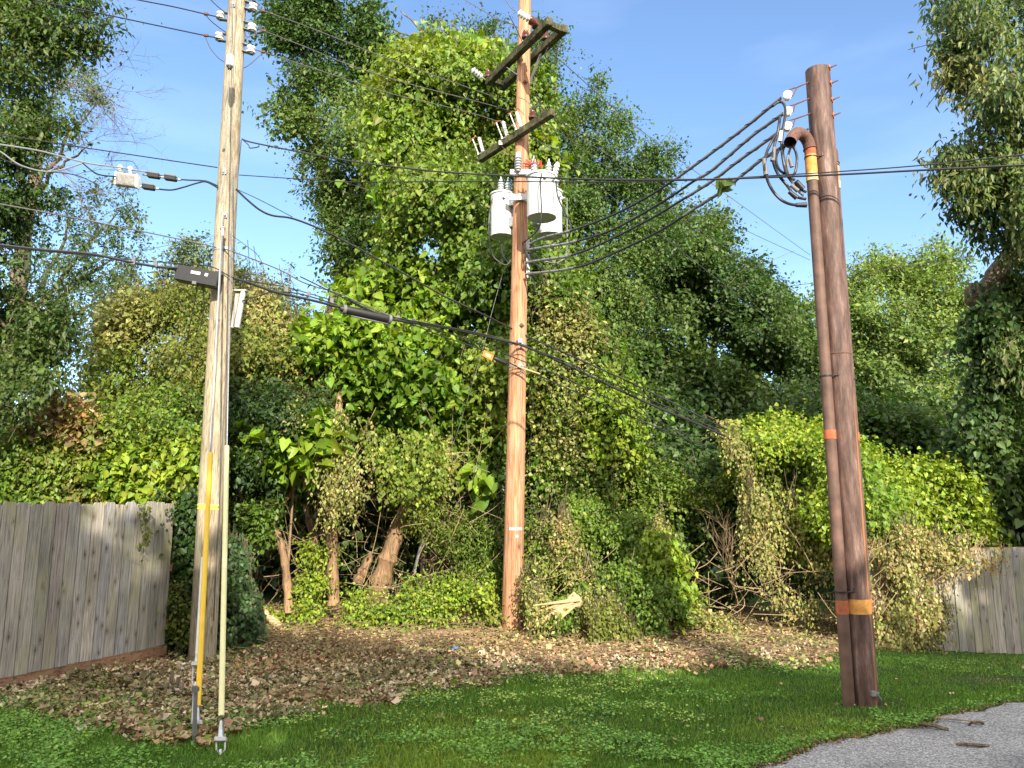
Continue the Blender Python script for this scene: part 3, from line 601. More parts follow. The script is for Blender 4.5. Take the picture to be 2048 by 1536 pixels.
# --- left background trees
tr = MB(); trunk_px(tr, [(-40, 1100, 22, .35), (20, 700, 22, .28), (60, 400, 22, .18), (90, 260, 22, .1)])
limbs(tr, P(20, 700, 22), [P(250, 500, 21.5), P(210, 600, 21.5), P(150, 420, 21.5), P(240, 420, 21.5)], .09, rgt)
limbs(tr, P(60, 400, 22), [P(190, 210, 21.5), P(180, 290, 21.5), P(120, 140, 21.5)], .06, rgt)
BT = dict(ll=.12, k=15, rad=.4, wd=.55)
plant('feathery_tree', 'thin feathery tree with sky showing through, behind the dark tree at the left edge', 'tree', [
    mass([(50, 130), (150, 100), (205, 150), (200, 215), (150, 260), (140, 320), (80, 340), (50, 250)], 21.5, 1.0, 260, pal='blue', hole=.42, seed=40, ed=60, hf=1.6, **BT),
    mass([(60, 430), (130, 390), (225, 380), (285, 420), (270, 470), (285, 510), (240, 560), (150, 600), (60, 560)], 21.5, 1.0, 420, pal='blue', hole=.38, seed=41, ed=60, hf=1.6, **BT),
    mass([(60, 590), (150, 560), (260, 540), (270, 590), (200, 640), (160, 700), (130, 790), (40, 800)], 21.5, 1.0, 380, pal='blue', hole=.38, seed=42, ed=60, hf=1.6, **BT)], P(-40, 1100, 22), tr)
# dead branch: thin grey twigs against the sky
mb = MB(); rgd = np.random.default_rng(9)
def twiggy(mb, a, d, L, r, depth, rg):
    pts = [a]; p = a
    for i in range(5):
        d = (d+Vector((rg.normal(0, .13), rg.normal(0, .1), rg.normal(0, .12)))).normalized(); p = p+d*L/5; pts.append(p)
        if depth > 0 and i > 0:
            for _ in range(1 if rg.random() < .6 else 2):
                twiggy(mb, p, (d+Vector((rg.normal(0, .45), rg.normal(0, .4), rg.normal(0, .5)))).normalized(), L*.55, r*.55, depth-1, rg)
    mb.tube(pts, [r*(1-.14*k) for k in range(6)], 4, False)
for (x0, y0, x1, y1, sc) in [(30, 160, 215, 118, 1), (40, 190, 230, 150, 1), (20, 340, 230, 300, .8), (110, 330, 230, 400, .6), (60, 300, 150, 330, .7), (150, 350, 260, 330, .6)]:
    a = P(x0, y0, 20); q = P(x1, y1, 20); twiggy(mb, a, (q-a).normalized(), (q-a).length*.85, (.02*sc), 3, rgd)
solo(mb, 'dead_branch', 'bark', 'bare dead branches reaching into the sky below the top left foliage', 'branch')
tr = MB(); trunk_px(tr, [(400, 1100, 20, .2), (395, 700, 20, .12), (390, 520, 20, .05)]); limbs(tr, P(395, 700, 20), [P(345, 520, 20), P(420, 500, 20), P(480, 530, 20), P(600, 620, 20)], .06, rgt)
plant('young_locust_tree', 'small leafy tree rising above the yellowish vine mound behind the grey pole', 'tree', [
    mass([(320, 600), (335, 520), (370, 480), (395, 465), (425, 500), (445, 590)], 20, .8, 200, pal='blue', hole=.3, seed=44, ed=40, **BT),
    mass([(440, 600), (455, 510), (490, 530), (540, 560), (600, 600), (625, 650), (600, 760), (480, 760)], 20, .8, 300, pal='blue', hole=.3, seed=45, ed=40, **BT),
    mass([(180, 620), (260, 560), (340, 570), (320, 680), (200, 700)], 20, .8, 220, pal='blue', hole=.3, seed=46, ed=40, **BT)], P(400, 1100, 20), tr)
mb = MB(); leafs = []
for x, y0, y1 in [(530, 545, 620), (578, 535, 610), (545, 560, 620)]:
    leafs.append(mass([(x-12, y1), (x-3, y0), (x+5, y0), (x+12, y1)], 15.4, .15, 26, 9, .16, .07, 'blue', seed=x, ed=12, wd=.4, shape='lance')); mb.tube([P(x, y1+60, 15.4), P(x, y0, 15.4)], .012, 5)
plant('tall_weed', 'pair of slender weed shoots poking above the yellowish vines into the sky', 'weed', leafs, P(545, 680, 15.4), mb, stemname='stem', bark='twig')
# --- vine tower
tr = MB(); trunk_px(tr, [(880, 1200, 15.8, .3), (890, 900, 15.8, .26), (900, 600, 15.8, .22), (900, 300, 15.8, .14), (900, 120, 15.8, .06)])
limbs(tr, P(890, 800, 15.8), [P(800, 660, 15.4), P(960, 650, 15.2), P(850, 640, 15.0), P(1000, 700, 15.2)], .06, rgt)
limbs(tr, P(900, 130, 15.8), [P(800, 20, 15.8), P(850, 60, 15.8), P(790, 60, 15.8)], .02, rgt)
TW = [(742, 200), (745, 140), (775, 105), (830, 85), (900, 78), (980, 95), (1040, 110), (1090, 180), (1105, 300), (1110, 420), (1125, 600), (1140, 860), (960, 860), (900, 700), (760, 640), (690, 600), (700, 570), (765, 520), (775, 400), (742, 320), (750, 260)]
CUT = [(880, 690, 75, 40), (860, 500, 40, 45), (925, 650, 60, 30), (1015, 380, 35, 60), (850, 440, 30, 22), (1010, 560, 30, 50)]
plant('vine_covered_tower', 'tall column of heart-leaved vines smothering a dead tree left of the transformers', 'vines', [
    mass(TW, 15.5, 1.5, 6500, 13, .36, .092, 'vine', hole=.25, seed=50, ed=80, warp=.45, wd=.95, shape='heart', cuts=CUT, hang=.8, hf=1.3, bump=.8),
    mass([(760, 120), (830, 90), (960, 90), (1010, 130), (960, 160), (800, 150)], 14.8, .5, 120, 12, .4, .13, 'bright', hole=.3, seed=51, ed=50, wd=.95, shape='heart', hang=.8),
    mass([(745, 210), (800, 200), (890, 250), (880, 300), (760, 290)], 14.3, .3, 60, 8, .45, .17, 'catalpa', hole=.35, seed=52, ed=40, wd=.85, shape='heart', hang=.6),
    mass([(750, 330), (850, 350), (900, 430), (760, 440)], 14.3, .3, 60, 8, .45, .17, 'catalpa', hole=.4, seed=56, ed=40, wd=.85, shape='heart', hang=.6),
    mass([(1060, 270), (1100, 290), (1100, 330), (1070, 340)], 14.6, .2, 20, 10, .3, .2, 'bright', seed=57, ed=20, wd=.85, shape='heart', hang=.6),
    mass([(680, 600), (720, 560), (860, 560), (950, 600), (930, 640), (800, 645), (720, 640)], 14.0, .5, 260, 9, .45, .165, 'catalpa', hole=.3, seed=53, ed=40, wd=.85, shape='heart', hang=.7),
    mass(TW, 14.6, 1.0, 260, 22, 1.1, .075, 'vine', mode='down', hole=.2, seed=58, ed=60, front=1, wd=.9, shape='heart', warp=.3),
    mass([(895, 440), (915, 440), (912, 520), (900, 540)], 14.0, .1, 22, 12, .25, .07, 'tan', mode='down', seed=54, ed=10),
    mass([(985, 500), (1010, 500), (1010, 640), (990, 680)], 14.2, .2, 60, 12, .35, .08, 'wilt', mode='down', seed=55, ed=15)], P(880, 1200, 15.8), tr)
tr = MB(); 
for k in range(9): twiggy(tr, P(720+k*35, 960, 14.2), Vector((.15, .0, 1)), 1.6, .02, 1, rgd)
plant('vine_wall', 'steep wall of small leaved vines just right of the orange wooden pole', 'vines', [
    mass([(1050, 540), (1120, 540), (1165, 590), (1190, 640), (1230, 700), (1262, 770), (1262, 880), (1235, 950), (1210, 1010), (1050, 1010)], 14, 1.0, 2500, 13, .3, .08, 'vine', hole=.27, seed=60, ed=60, warp=.5, wd=.95, shape='heart', hang=.8, hf=1.5, bump=.7, cuts=[(1120, 700, 16, 20), (1060, 620, 20, 40)]),
    mass([(1060, 560), (1170, 620), (1250, 760), (1250, 940), (1060, 960)], 13.0, .25, 130, 20, .8, .065, 'wilt', mode='down', hole=.3, seed=59, ed=50, front=1, wd=.8),
    mass([(1080, 560), (1180, 640), (1250, 760), (1200, 760), (1100, 640)], 13, .2, 130, 12, .3, .085, 'wilt', hole=.45, seed=61, ed=40, wd=.8),
    mass([(1180, 760), (1262, 780), (1262, 900), (1235, 930), (1190, 880)], 12.9, .25, 230, 13, .3, .08, 'bright', hole=.3, seed=62, ed=40, wd=.9, shape='heart', hang=.9)], P(1150, 1150, 14))
tr = MB(); trunk_px(tr, [(845, 1180, 14.2, .06), (850, 1000, 14.2, .055), (840, 860, 14, .045), (790, 720, 13.6, .03)]); limbs(tr, P(845, 900, 14), [P(650, 720, 13.3), P(860, 740, 13.2), P(700, 830, 13), P(880, 840, 13), P(780, 700, 13)], .015, rgt, rt=.006)
plant('catalpa_tree', 'young catalpa with very large bright green heart-shaped leaves below the black cable sleeve', 'tree', [
    mass([(600, 720), (625, 650), (690, 640), (760, 680), (860, 685), (925, 720), (930, 780), (950, 850), (900, 900), (820, 905), (760, 850), (640, 800)], 13.2, .8, 1500, 8, .4, .14, 'catalpa', hole=.3, seed=65, ed=60, wd=.82, shape='heart', hang=.55, bump=.8),
    mass([(600, 740), (700, 700), (930, 760), (940, 860), (760, 850), (620, 800)], 13.8, .6, 260, 12, .4, .12, 'vine', hole=.1, seed=66, ed=60, wd=.9, shape='heart'),
    mass([(940, 760), (1010, 780), (1010, 900), (960, 950), (930, 900)], 13, .3, 130, 13, .3, .1, 'vine', hole=.2, seed=67, ed=40, wd=.9, shape='heart', hang=.7),
    mass([(950, 930), (985, 935), (980, 985), (955, 985)], 12.2, .1, 8, 5, .2, .2, 'catalpa', seed=68, ed=15, wd=.85, shape='heart', hang=.9)], P(760, 1180, 13.6), tr)
plant('catalpa_sapling', 'small catalpa sapling with broad light green leaves right of the pale yellow guy guard', 'tree', [
    mass([(500, 885), (530, 860), (600, 855), (680, 850), (690, 900), (640, 930), (570, 930)], 11.7, .35, 75, 7, .28, .2, 'catalpa', hole=.15, seed=70, ed=40, wd=.8, shape='heart', hang=.5)], P(580, 1100, 11.9),
    trunk_px(MB(), [(575, 1150, 11.9, .02), (585, 1000, 11.9, .018), (590, 890, 11.8, .012)]), stemname='stem', bark='twig')
# --- olive mound on the left
OM = [(170, 790), (185, 680), (205, 610), (250, 580), (330, 568), (430, 556), (490, 556), (560, 590), (612, 640), (650, 720), (735, 810), (735, 880), (640, 880), (500, 860), (300, 850)]
tr = MB(); trunk_px(tr, [(470, 1200, 14.6, .12), (480, 900, 14.5, .1), (500, 600, 14.4, .05)]); limbs(tr, P(480, 860, 14.5), [P(260, 640, 14), P(380, 620, 14), P(560, 660, 14), P(620, 780, 14)], .04, rgt)
plant('olive_vine_mound', 'rounded heap of yellowish wilting vines behind the grey wooden pole', 'vines', [
    mass(OM, 14.4, 1.6, 3000, 15, .34, .08, 'olive', hole=.17, seed=75, ed=90, warp=.55, wd=.6, hang=.7, hf=1.4, bump=.7),
    mass([(170, 790), (260, 700), (420, 690), (600, 720), (700, 800), (640, 870), (300, 850)], 13.1, .5, 620, 14, .34, .085, 'vine', hole=.38, seed=76, ed=60, wd=.6, hang=.6),
    mass(OM, 13.6, .9, 220, 22, .7, .07, 'olive', mode='down', hole=.2, seed=79, ed=60, front=1, wd=.6, warp=.3),
    mass([(200, 640), (240, 600), (300, 600), (260, 700), (210, 720)], 13.3, .4, 130, 12, .3, .1, 'wilt', hole=.35, seed=77, ed=30, wd=.8),
    mass([(470, 560), (560, 590), (600, 700), (560, 780), (470, 720)], 13.0, .4, 240, 14, .4, .075, 'wilt', mode='down', hole=.35, seed=78, ed=40)], P(470, 1200, 14.6), tr)
# --- shrubs behind the left fence
plant('mixed_shrub', 'dense green shrubs and climbers rising over the top of the left board fence', 'bushes', [
    mass([(-80, 900), (40, 850), (120, 800), (260, 800), (400, 790), (430, 900), (430, 1090), (-80, 1090)], 11.3, .8, 2100, 13, .25, .075, 'vine', hole=.3, seed=80, ed=60, wd=.6, hang=.5, hf=1.6, bump=.7, cuts=[(300, 880, 40, 28), (180, 985, 30, 20)]),
    mass([(200, 930), (290, 890), (380, 885), (405, 960), (400, 1020), (200, 1010)], 10.5, .3, 430, 12, .24, .09, 'bright', hole=.3, seed=81, ed=40, wd=.85, shape='heart', hang=.7),
    mass([(30, 880), (100, 800), (190, 815), (200, 860), (160, 930), (90, 920)], 10.6, .3, 190, 11, .24, .09, 'tan', hole=.42, seed=82, ed=40, wd=.9, shape='heart'),
    mass([(100, 800), (150, 800), (165, 850), (120, 880)], 10.4, .15, 20, 9, .16, .08, 'russet', hole=.2, seed=83, ed=20),
    mass([(-80, 930), (60, 900), (190, 940), (200, 1010), (-80, 1010)], 10.4, .25, 330, 12, .22, .08, 'olive', hole=.42, seed=84, ed=40, wd=.6)], P(150, 1200, 11.4))
plant('hanging_ivy', 'dark ivy and creeper filling the gap between the left fence end and the grey pole', 'vines', [
    mass([(340, 1000), (410, 1000), (440, 1100), (420, 1330), (345, 1320), (345, 1150)], 9.95, .28, 420, 11, .2, .075, 'elm', hole=.25, seed=86, ed=30, wd=.85, shape='heart', hang=.8),
    mass([(340, 1180), (380, 1150), (400, 1300), (330, 1320)], 9.7, .15, 90, 9, .16, .06, 'olive', hole=.2, seed=87, ed=20),
    mass([(430, 1080), (470, 1060), (500, 1120), (520, 1200), (530, 1290), (440, 1330)], 10.4, .35, 420, 11, .2, .075, 'blue', hole=.2, seed=88, ed=30, wd=.8, hang=.9, mode='down')], G(400, 1310))
plant('fence_creeper', 'thin strands of creeper trailing down the sunlit end of the left fence', 'vines', [
    mass([(275, 1000), (305, 1000), (300, 1060), (285, 1130), (278, 1060)], 9.0, .03, 20, 6, .1, .045, 'olive', mode='down', seed=89, ed=10),
    mass([(320, 1020), (345, 1010), (340, 1050), (322, 1050)], 9.3, .03, 5, 5, .08, .05, 'elm', seed=90, ed=10)], P(290, 1130, 9.0))
# --- shrub right of the grey pole, over the dark hollow
plant('overhanging_shrub', 'green leafy boughs arching over the dark hollow right of the grey pole', 'bushes', [
    mass([(440, 780), (560, 770), (640, 800), (660, 900), (620, 930), (540, 990), (510, 1050), (450, 1080), (438, 900)], 12, .7, 900, 12, .26, .085, 'elm', hole=.29, seed=92, ed=60, wd=.65, hang=.6, hf=1.6, bump=.7),
    mass([(520, 800), (600, 780), (680, 800), (740, 850), (600, 850)], 11.5, .3, 70, 10, .25, .06, 'wilt', hole=.5, seed=93, ed=40, wd=.7),
    mass([(490, 1000), (560, 1010), (545, 1080), (500, 1100)], 11.7, .2, 80, 10, .2, .075, 'vine', seed=94, ed=30, wd=.7)], P(500, 1200, 12.2))
plant('hanging_wilted_vines', 'pale wilted vine curtains hanging above the tree trunks in the hollow', 'vines', [
    mass([(610, 850), (700, 820), (745, 830), (760, 900), (720, 960), (715, 1040), (690, 980), (670, 1060), (650, 1000), (625, 930)], 11.6, .3, 150, 13, .42, .06, 'wilt', mode='down', hole=.45, seed=96, ed=30, wd=.65, hang=1.2),
    mass([(730, 860), (880, 870), (900, 960), (820, 1010), (745, 980)], 11.9, .3, 130, 12, .3, .075, 'vine', mode='down', hole=.35, seed=95, ed=30, wd=.8, hang=1),
    mass([(885, 870), (915, 870), (905, 960), (880, 1000)], 12.2, .1, 26, 12, .35, .06, 'wilt', mode='down', seed=97, ed=12)], P(680, 1060, 11.6))
plant('hollow_shrub', 'feathery green shrub standing between the leaning trunk and the orange pole', 'bushes', [
    mass([(800, 1010), (835, 960), (880, 985), (900, 1040), (960, 1010), (1005, 1060), (1005, 1230), (930, 1230), (900, 1130), (850, 1080)], 12.6, .5, 440, 12, .24, .07, 'vine', hole=.38, seed=98, ed=40, wd=.45, shape='lance', hang=.4),
    mass([(880, 900), (1010, 900), (1010, 1100), (930, 1010)], 13.2, .5, 300, 12, .26, .08, 'deep', hole=.2, seed=99, ed=40, wd=.7)], P(950, 1230, 12.6))
plant('low_greenery', 'sunlit yellow-green leaves growing low at the foot of the trunks in the hollow', 'plants', [
    mass([(520, 1225), (600, 1205), (690, 1185), (780, 1180), (860, 1165), (990, 1160), (1005, 1250), (860, 1262), (540, 1262)], 11.9, .4, 900, 11, .2, .06, 'bright', hole=.4, seed=100, ed=30, wd=.7, hf=1.9, hang=.6),
    mass([(700, 1180), (990, 1150), (1005, 1250), (700, 1262)], 11.9, .3, 260, 12, .26, .05, 'wilt', hole=.45, seed=103, ed=30, wd=.6, hf=2),
    mass([(600, 1080), (680, 1085), (670, 1130), (605, 1120)], 12.3, .15, 60, 9, .18, .07, 'bright', seed=101, ed=20, wd=.6, hang=.8),
    mass([(600, 1150), (640, 1140), (650, 1180), (600, 1190)], 12.0, .2, 60, 9, .18, .07, 'bright', seed=102, ed=20, wd=.6, hang=.8)], P(750, 1250, 12.3))
# --- bank right of the middle pole
plant('brushy_bank', 'sloping bank of mixed green and wilted vines right of the base of the orange pole', 'bushes', [
    mass([(1045, 980), (1200, 960), (1290, 1000), (1345, 1080), (1370, 1160), (1420, 1240), (1300, 1262), (1060, 1262), (1045, 1100)], 12.1, .6, 2000, 12, .22, .065, 'vine', hole=.34, seed=105, ed=60, wd=.65, hf=1.9, hang=.7, bump=1.1, dY=lambda x, y: (1120-y)/300*1.6),
    mass([(1050, 1060), (1150, 1020), (1180, 1120), (1260, 1200), (1250, 1262), (1050, 1262)], 11.5, .3, 620, 12, .3, .055, 'wilt', mode='down', hole=.4, seed=106, ed=40, wd=.6, hf=2, dY=lambda x, y: (1120-y)/300*1.4),
    mass([(1290, 1060), (1340, 1080), (1370, 1180), (1390, 1240), (1350, 1240), (1310, 1150)], 11.2, .2, 190, 10, .18, .075, 'bright', hole=.2, seed=107, ed=25, wd=.9, shape='heart', hang=.8),
    mass([(1110, 1040), (1130, 1020), (1150, 1060), (1140, 1110), (1115, 1100)], 11.2, .12, 60, 12, .3, .055, 'wilt', mode='down', seed=112, ed=15),
    mass([(1300, 1040), (1325, 1020), (1335, 1090), (1310, 1100)], 11.6, .1, 40, 12, .3, .05, 'wilt', mode='down', seed=113, ed=12),
    mass([(1360, 1200), (1450, 1230), (1500, 1290), (1400, 1280)], 11.0, .15, 120, 9, .15, .05, 'wilt', hole=.2, seed=108, ed=20),
    mass([(1180, 1220), (1240, 1180), (1260, 1240), (1300, 1300), (1200, 1340), (1170, 1290)], 10.6, .12, 150, 10, .18, .05, 'olive', hole=.2, seed=109, ed=25, mode='down')], P(1220, 1250, 12.1))
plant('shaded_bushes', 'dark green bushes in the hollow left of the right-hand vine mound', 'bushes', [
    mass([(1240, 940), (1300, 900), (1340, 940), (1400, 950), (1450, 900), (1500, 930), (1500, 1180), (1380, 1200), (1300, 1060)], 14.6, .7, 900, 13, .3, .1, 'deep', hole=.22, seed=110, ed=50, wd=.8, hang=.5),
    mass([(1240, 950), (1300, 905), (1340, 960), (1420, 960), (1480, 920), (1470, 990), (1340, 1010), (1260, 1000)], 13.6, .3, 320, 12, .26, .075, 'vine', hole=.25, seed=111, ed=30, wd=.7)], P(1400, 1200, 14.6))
# --- right-hand vine mound
tr = MB()
for k in range(3):
    x = 1470+k*8+rgd.normal(0, 8); twiggy(tr, P(x, 1220+rgd.normal(0, 12), 12.0+rgd.normal(0, .3)), Vector((rgd.normal(0, .5), rgd.normal(0, .2), 1)).normalized(), 1.0, .007, 2, rgd)
plant('kudzu_mound', 'large sunlit mound of yellow-green vines behind the steel pole', 'vines', [
    mass([(1460, 890), (1480, 855), (1560, 842), (1640, 852), (1720, 890), (1760, 920), (1850, 935), (1930, 935), (1955, 990), (1975, 1050), (1975, 1085), (1740, 1090), (1680, 1100), (1560, 1100), (1515, 1060), (1490, 960)], 13.0, 1.2, 5200, 12, .23, .06, 'bright', hole=.24, seed=115, ed=60, warp=.35, wd=.95, shape='heart', hang=.7, hf=1.5, bump=.7, cuts=[(1880, 1010, 25, 12)]),
    mass([(1500, 950), (1540, 940), (1620, 1030), (1690, 1080), (1690, 1150), (1540, 1150), (1500, 1080)], 11.8, .25, 200, 14, .4, .065, 'wilt', mode='down', hole=.36, seed=116, ed=40, wd=.6, hang=1),
    mass([(1448, 880), (1480, 865), (1500, 900), (1505, 1000), (1500, 1090), (1480, 1050), (1488, 960), (1475, 900)], 11.9, .1, 120, 12, .3, .055, 'wilt', mode='down', hole=.2, seed=117, ed=12, wd=.7, hang=1),
    mass([(1470, 1060), (1700, 1090), (1700, 1190), (1640, 1230), (1540, 1190), (1480, 1130)], 11.6, .25, 210, 14, .4, .055, 'wilt', mode='down', hole=.4, seed=118, ed=30, wd=.65, hang=1),
    mass([(1430, 880), (1450, 845), (1475, 850), (1470, 890)], 12.6, .1, 30, 9, .15, .07, 'wilt', seed=119, ed=12)], P(1620, 1250, 12.2), tr, bark='twig_pale', stemname='stems')
plant('trailing_vines', 'wilted tan vines draped over the left half of the right-hand fence', 'vines', [
    mass([(1700, 1070), (1770, 1040), (1900, 1075), (2330, 1072), (2330, 1110), (2000, 1120), (1960, 1135), (1925, 1160), (1905, 1220), (1870, 1270), (1800, 1288), (1705, 1290)], -.24, .2, 900, 13, .32, .055, 'wilt', mode='down', hole=.4, seed=120, ed=35, wd=.7, hang=1, dY=fenceY),
    mass([(1700, 1110), (1800, 1120), (1900, 1150), (1880, 1250), (1800, 1285), (1705, 1285)], -.2, .15, 420, 12, .3, .05, 'litter', mode='down', hole=.38, seed=122, ed=35, wd=.6, hang=1, dY=fenceY),
    mass([(1720, 1060), (1800, 1050), (1900, 1090), (2000, 1080), (2000, 1120), (1900, 1150), (1760, 1130)], -.36, .12, 260, 11, .24, .06, 'tan', mode='down', hole=.35, seed=121, ed=30, wd=.75, dY=fenceY)], P(1800, 1290, 12))
# --- right tree
tr = MB(); trunk_px(tr, [(2000, 1180, 13.6, .42), (1965, 1000, 13.6, .34), (1960, 800, 13.6, .25), (1975, 660, 13.6, .21), (1965, 600, 13.6, .2), (2000, 540, 13.6, .18), (2060, 430, 13.6, .13), (2060, 200, 13.6, .06)])
trunk_px(tr, [(1965, 620, 13.6, .2), (1940, 590, 13.5, .1), (1945, 570, 13.5, .05)])
limbs(tr, P(2040, 300, 13.6), [P(1890, 20, 13.2), P(1900, 160, 13.2), P(1930, 290, 13.2), P(1890, 340, 13.2), P(1950, 450, 13.2)], .04, rgt)
AS = dict(ll=.15, k=14, rad=.4, wd=.6, shape='lance', hang=.9, droop=.5)
plant('ash_tree', 'tall tree at the right edge with drooping pale leaves and a dark ivy-clad trunk', 'tree', [
    mass([(1850, -90), (1860, 10), (1885, 50), (1880, 100), (1905, 130), (1930, 160), (1925, 200), (1960, 230), (1960, 300), (1950, 340), (2000, 380), (2000, 440), (2020, 520), (2330, 600), (2380, 300), (2330, -90)], 13, 1.1, 2500, pal='ash', hole=.14, seed=130, ed=60, warp=.6, bump=.9, **AS),
    mass([(1870, 85), (1900, 75), (1930, 100), (1900, 120), (1868, 105)], 12.6, .2, 30, pal='ash', seed=131, ed=15, **AS),
    mass([(1878, 150), (1900, 135), (1950, 140), (1940, 175), (1880, 165)], 12.6, .2, 40, pal='ash', seed=132, ed=15, **AS),
    mass([(1870, 310), (1900, 300), (1970, 300), (1990, 400), (1920, 400), (1880, 345)], 12.4, .3, 160, pal='ash', hole=.2, seed=133, ed=25, **AS),
    mass([(1910, 420), (1960, 400), (2010, 440), (1990, 480), (1950, 470)], 12.6, .3, 50, pal='deep', seed=134, ed=20, **AS),
    mass([(1935, 640), (2000, 590), (2030, 760), (2000, 950), (1950, 1020), (1920, 880), (1950, 760)], 12.9, .4, 420, 13, .34, .1, 'deep', hole=.2, seed=136, ed=30, wd=.85, shape='heart', hang=.8),
    mass([(1985, 690), (2030, 670), (2100, 680), (2100, 740), (2020, 750)], 12.4, .25, 70, pal='ash', hole=.1, seed=135, ed=25, **AS)], P(2000, 1180, 13.6), tr)
plant('dark_ivy_thicket', 'dark ivy curtain around the trunk at the right edge above the fence', 'vines', [
    mass([(1960, 640), (2010, 560), (2330, 560), (2360, 1085), (1990, 1085), (1920, 1010), (1885, 950), (1910, 870), (1945, 800), (1965, 720)], 14.0, .9, 2500, 13, .36, .12, 'deep', hole=.22, seed=137, ed=50, wd=.9, shape='heart', hang=.8, cuts=[(1960, 620, 30, 30)])], P(2050, 1085, 14))
# --- dark tree at the left edge
tr = MB(); trunk_px(tr, [(-260, 1200, 10.5, .3), (-200, 600, 10.5, .25), (-120, 200, 10.5, .15), (-40, -60, 10.5, .08)])
limbs(tr, P(-200, 600, 10.5), [P(60, 420, 9.9), P(90, 620, 9.9), P(100, 700, 9.9), P(40, 520, 9.9)], .05, rgt); limbs(tr, P(-120, 200, 10.5), [P(190, 20, 9.8), P(200, 90, 9.8), P(80, 130, 9.8), P(60, 300, 9.9)], .05, rgt)
EL = dict(ll=.085, k=16, wd=.5, hang=.6, droop=.25)
plant('elm_tree', 'dark leafy elm hanging into the picture along the left edge', 'tree', [
    mass([(-120, -90), (60, -90), (70, 60), (90, 130), (60, 190), (90, 260), (55, 330), (70, 400), (30, 460), (60, 520), (40, 600), (100, 640), (110, 720), (60, 790), (-120, 900)], 10.3, .8, 2600, pal='elm', rad=.28, hole=.24, seed=140, ed=60, bump=.8, hf=1.4, **EL),
    mass([(0, -60), (170, -60), (240, 5), (160, 25), (60, 40)], 9.8, .25, 130, pal='elm', rad=.4, hole=.1, seed=141, ed=20, **EL),
    mass([(40, 30), (130, 35), (185, 50), (232, 68), (180, 72), (120, 66), (60, 110)], 9.7, .2, 80, pal='elm', rad=.35, seed=142, ed=15, **EL),
    mass([(60, 90), (150, 75), (210, 100), (150, 110), (80, 120)], 9.8, .2, 50, pal='elm', rad=.3, seed=143, ed=15, **EL),
    mass([(60, 240), (110, 235), (170, 250), (100, 275), (60, 270)], 9.8, .2, 34, pal='elm', rad=.28, seed=144, ed=15, **EL),
    mass([(40, 600), (110, 590), (150, 640), (130, 700), (60, 700)], 9.8, .3, 120, pal='elm', rad=.3, hole=.3, seed=145, ed=25, **EL),
    mass([(60, 370), (110, 380), (140, 400), (80, 400)], 9.8, .15, 16, pal='elm', rad=.22, seed=146, ed=12, **EL)], P(-260, 1200, 10.5), tr)
# --- trunks in the hollow
def woody(name, label, pts, mat='bark_warm', extra=None, cat='tree trunk'):
    mb = MB(); trunk_px(mb, pts)
    if extra: extra(mb)
    return solo(mb, name, mat, label, cat)
woody('tree_trunk', 'straight upright brown trunk in the middle of the dark hollow', [(668, 1210, 12.1, .1), (664, 1100, 12.1, .082), (668, 960, 12.1, .077), (672, 850, 12.3, .06), (690, 740, 12.8, .04)])
woody('tree_trunk', 'thin crooked trunk at the left of the dark hollow, lit at its foot', [(578, 1225, 11.7, .065), (572, 1140, 11.7, .06), (560, 1080, 11.7, .05), (548, 1050, 11.7, .04), (562, 1015, 11.8, .035), (600, 960, 12.7, .03), (640, 900, 12.9, .02)])
woody('tree_trunk', 'short slanting trunk left of the straight trunk, crossing its base', [(655, 1180, 13.2, .07), (640, 1110, 13.2, .065), (622, 1060, 13.2, .05), (610, 1010, 13.3, .04)])
woody('tree_trunk', 'thick shaggy trunk leaning right in the dark hollow', [(748, 1215, 12.5, .17), (772, 1130, 12.5, .15), (792, 1070, 12.5, .12), (812, 1010, 12.6, .08), (838, 940, 12.8, .05)])
woody('tree_trunk', 'short hairy stump leaning left of the thick shaggy trunk', [(715, 1165, 13.1, .1), (730, 1135, 13.1, .08), (745, 1105, 13.1, .05)])
woody('log', 'pale barkless log end lying right of the grey pole in the sun', [(562, 1255, 11.6, .055), (530, 1228, 11.7, .06), (512, 1215, 11.8, .06)], 'fresh_cut', cat='log')
def splinters(mb):
    for k in range(12):
        a = P(1160-k*2, 1200+rgd.normal(0, 8), 10.9+rgd.normal(0, .05)); mb.tube([a, P(1110-rgd.random()*45, 1232+rgd.normal(0, 14)+k, 10.75)], [.03, .008], 5)
woody('log', 'splintered pale log poking from the brush right of the orange pole', [(1160, 1200, 10.9, .09), (1130, 1215, 10.85, .09), (1105, 1232, 10.8, .07)], 'fresh_cut', splinters, 'log')
woody('log', 'brown fallen limb lying in the litter left of the orange pole', [(860, 1262, 11, .03), (910, 1268, 10.95, .035), (960, 1262, 11, .03)], cat='log')
mb = MB()
for (x0, y0, x1, y1) in [(1418, 1250, 1420, 1218), (1440, 1240, 1442, 1222), (985, 1130, 987, 1128)][:2]: mb.tube([P(x0, y0, 11.4), P(x1, y1, 11.4)], .03, 8)
solo(mb, 'stump', 'fresh_cut', 'small freshly cut pale stumps right of the brushy bank', 'stump')
mb = MB()
for x, y, h in [(340, 1385, 42), (352, 1390, 34), (361, 1394, 28), (347, 1392, 20), (332, 1390, 24)]:
    a = G(x, y); mb.tube([a, a+Vector((.01, 0, h*ppm(x, y, a.y)))], .016, 7)
solo(mb, 'stump', 'bark', 'cluster of short cut stems left of the guy wire anchors', 'stump')
mb = MB(); mb.bar(P(828, 1145, 12.4), P(852, 1050, 12.5), .035, .035)
solo(mb, 'stake', 'galv', 'grey slanting metal stake in the hollow right of the thick trunk', 'stake')
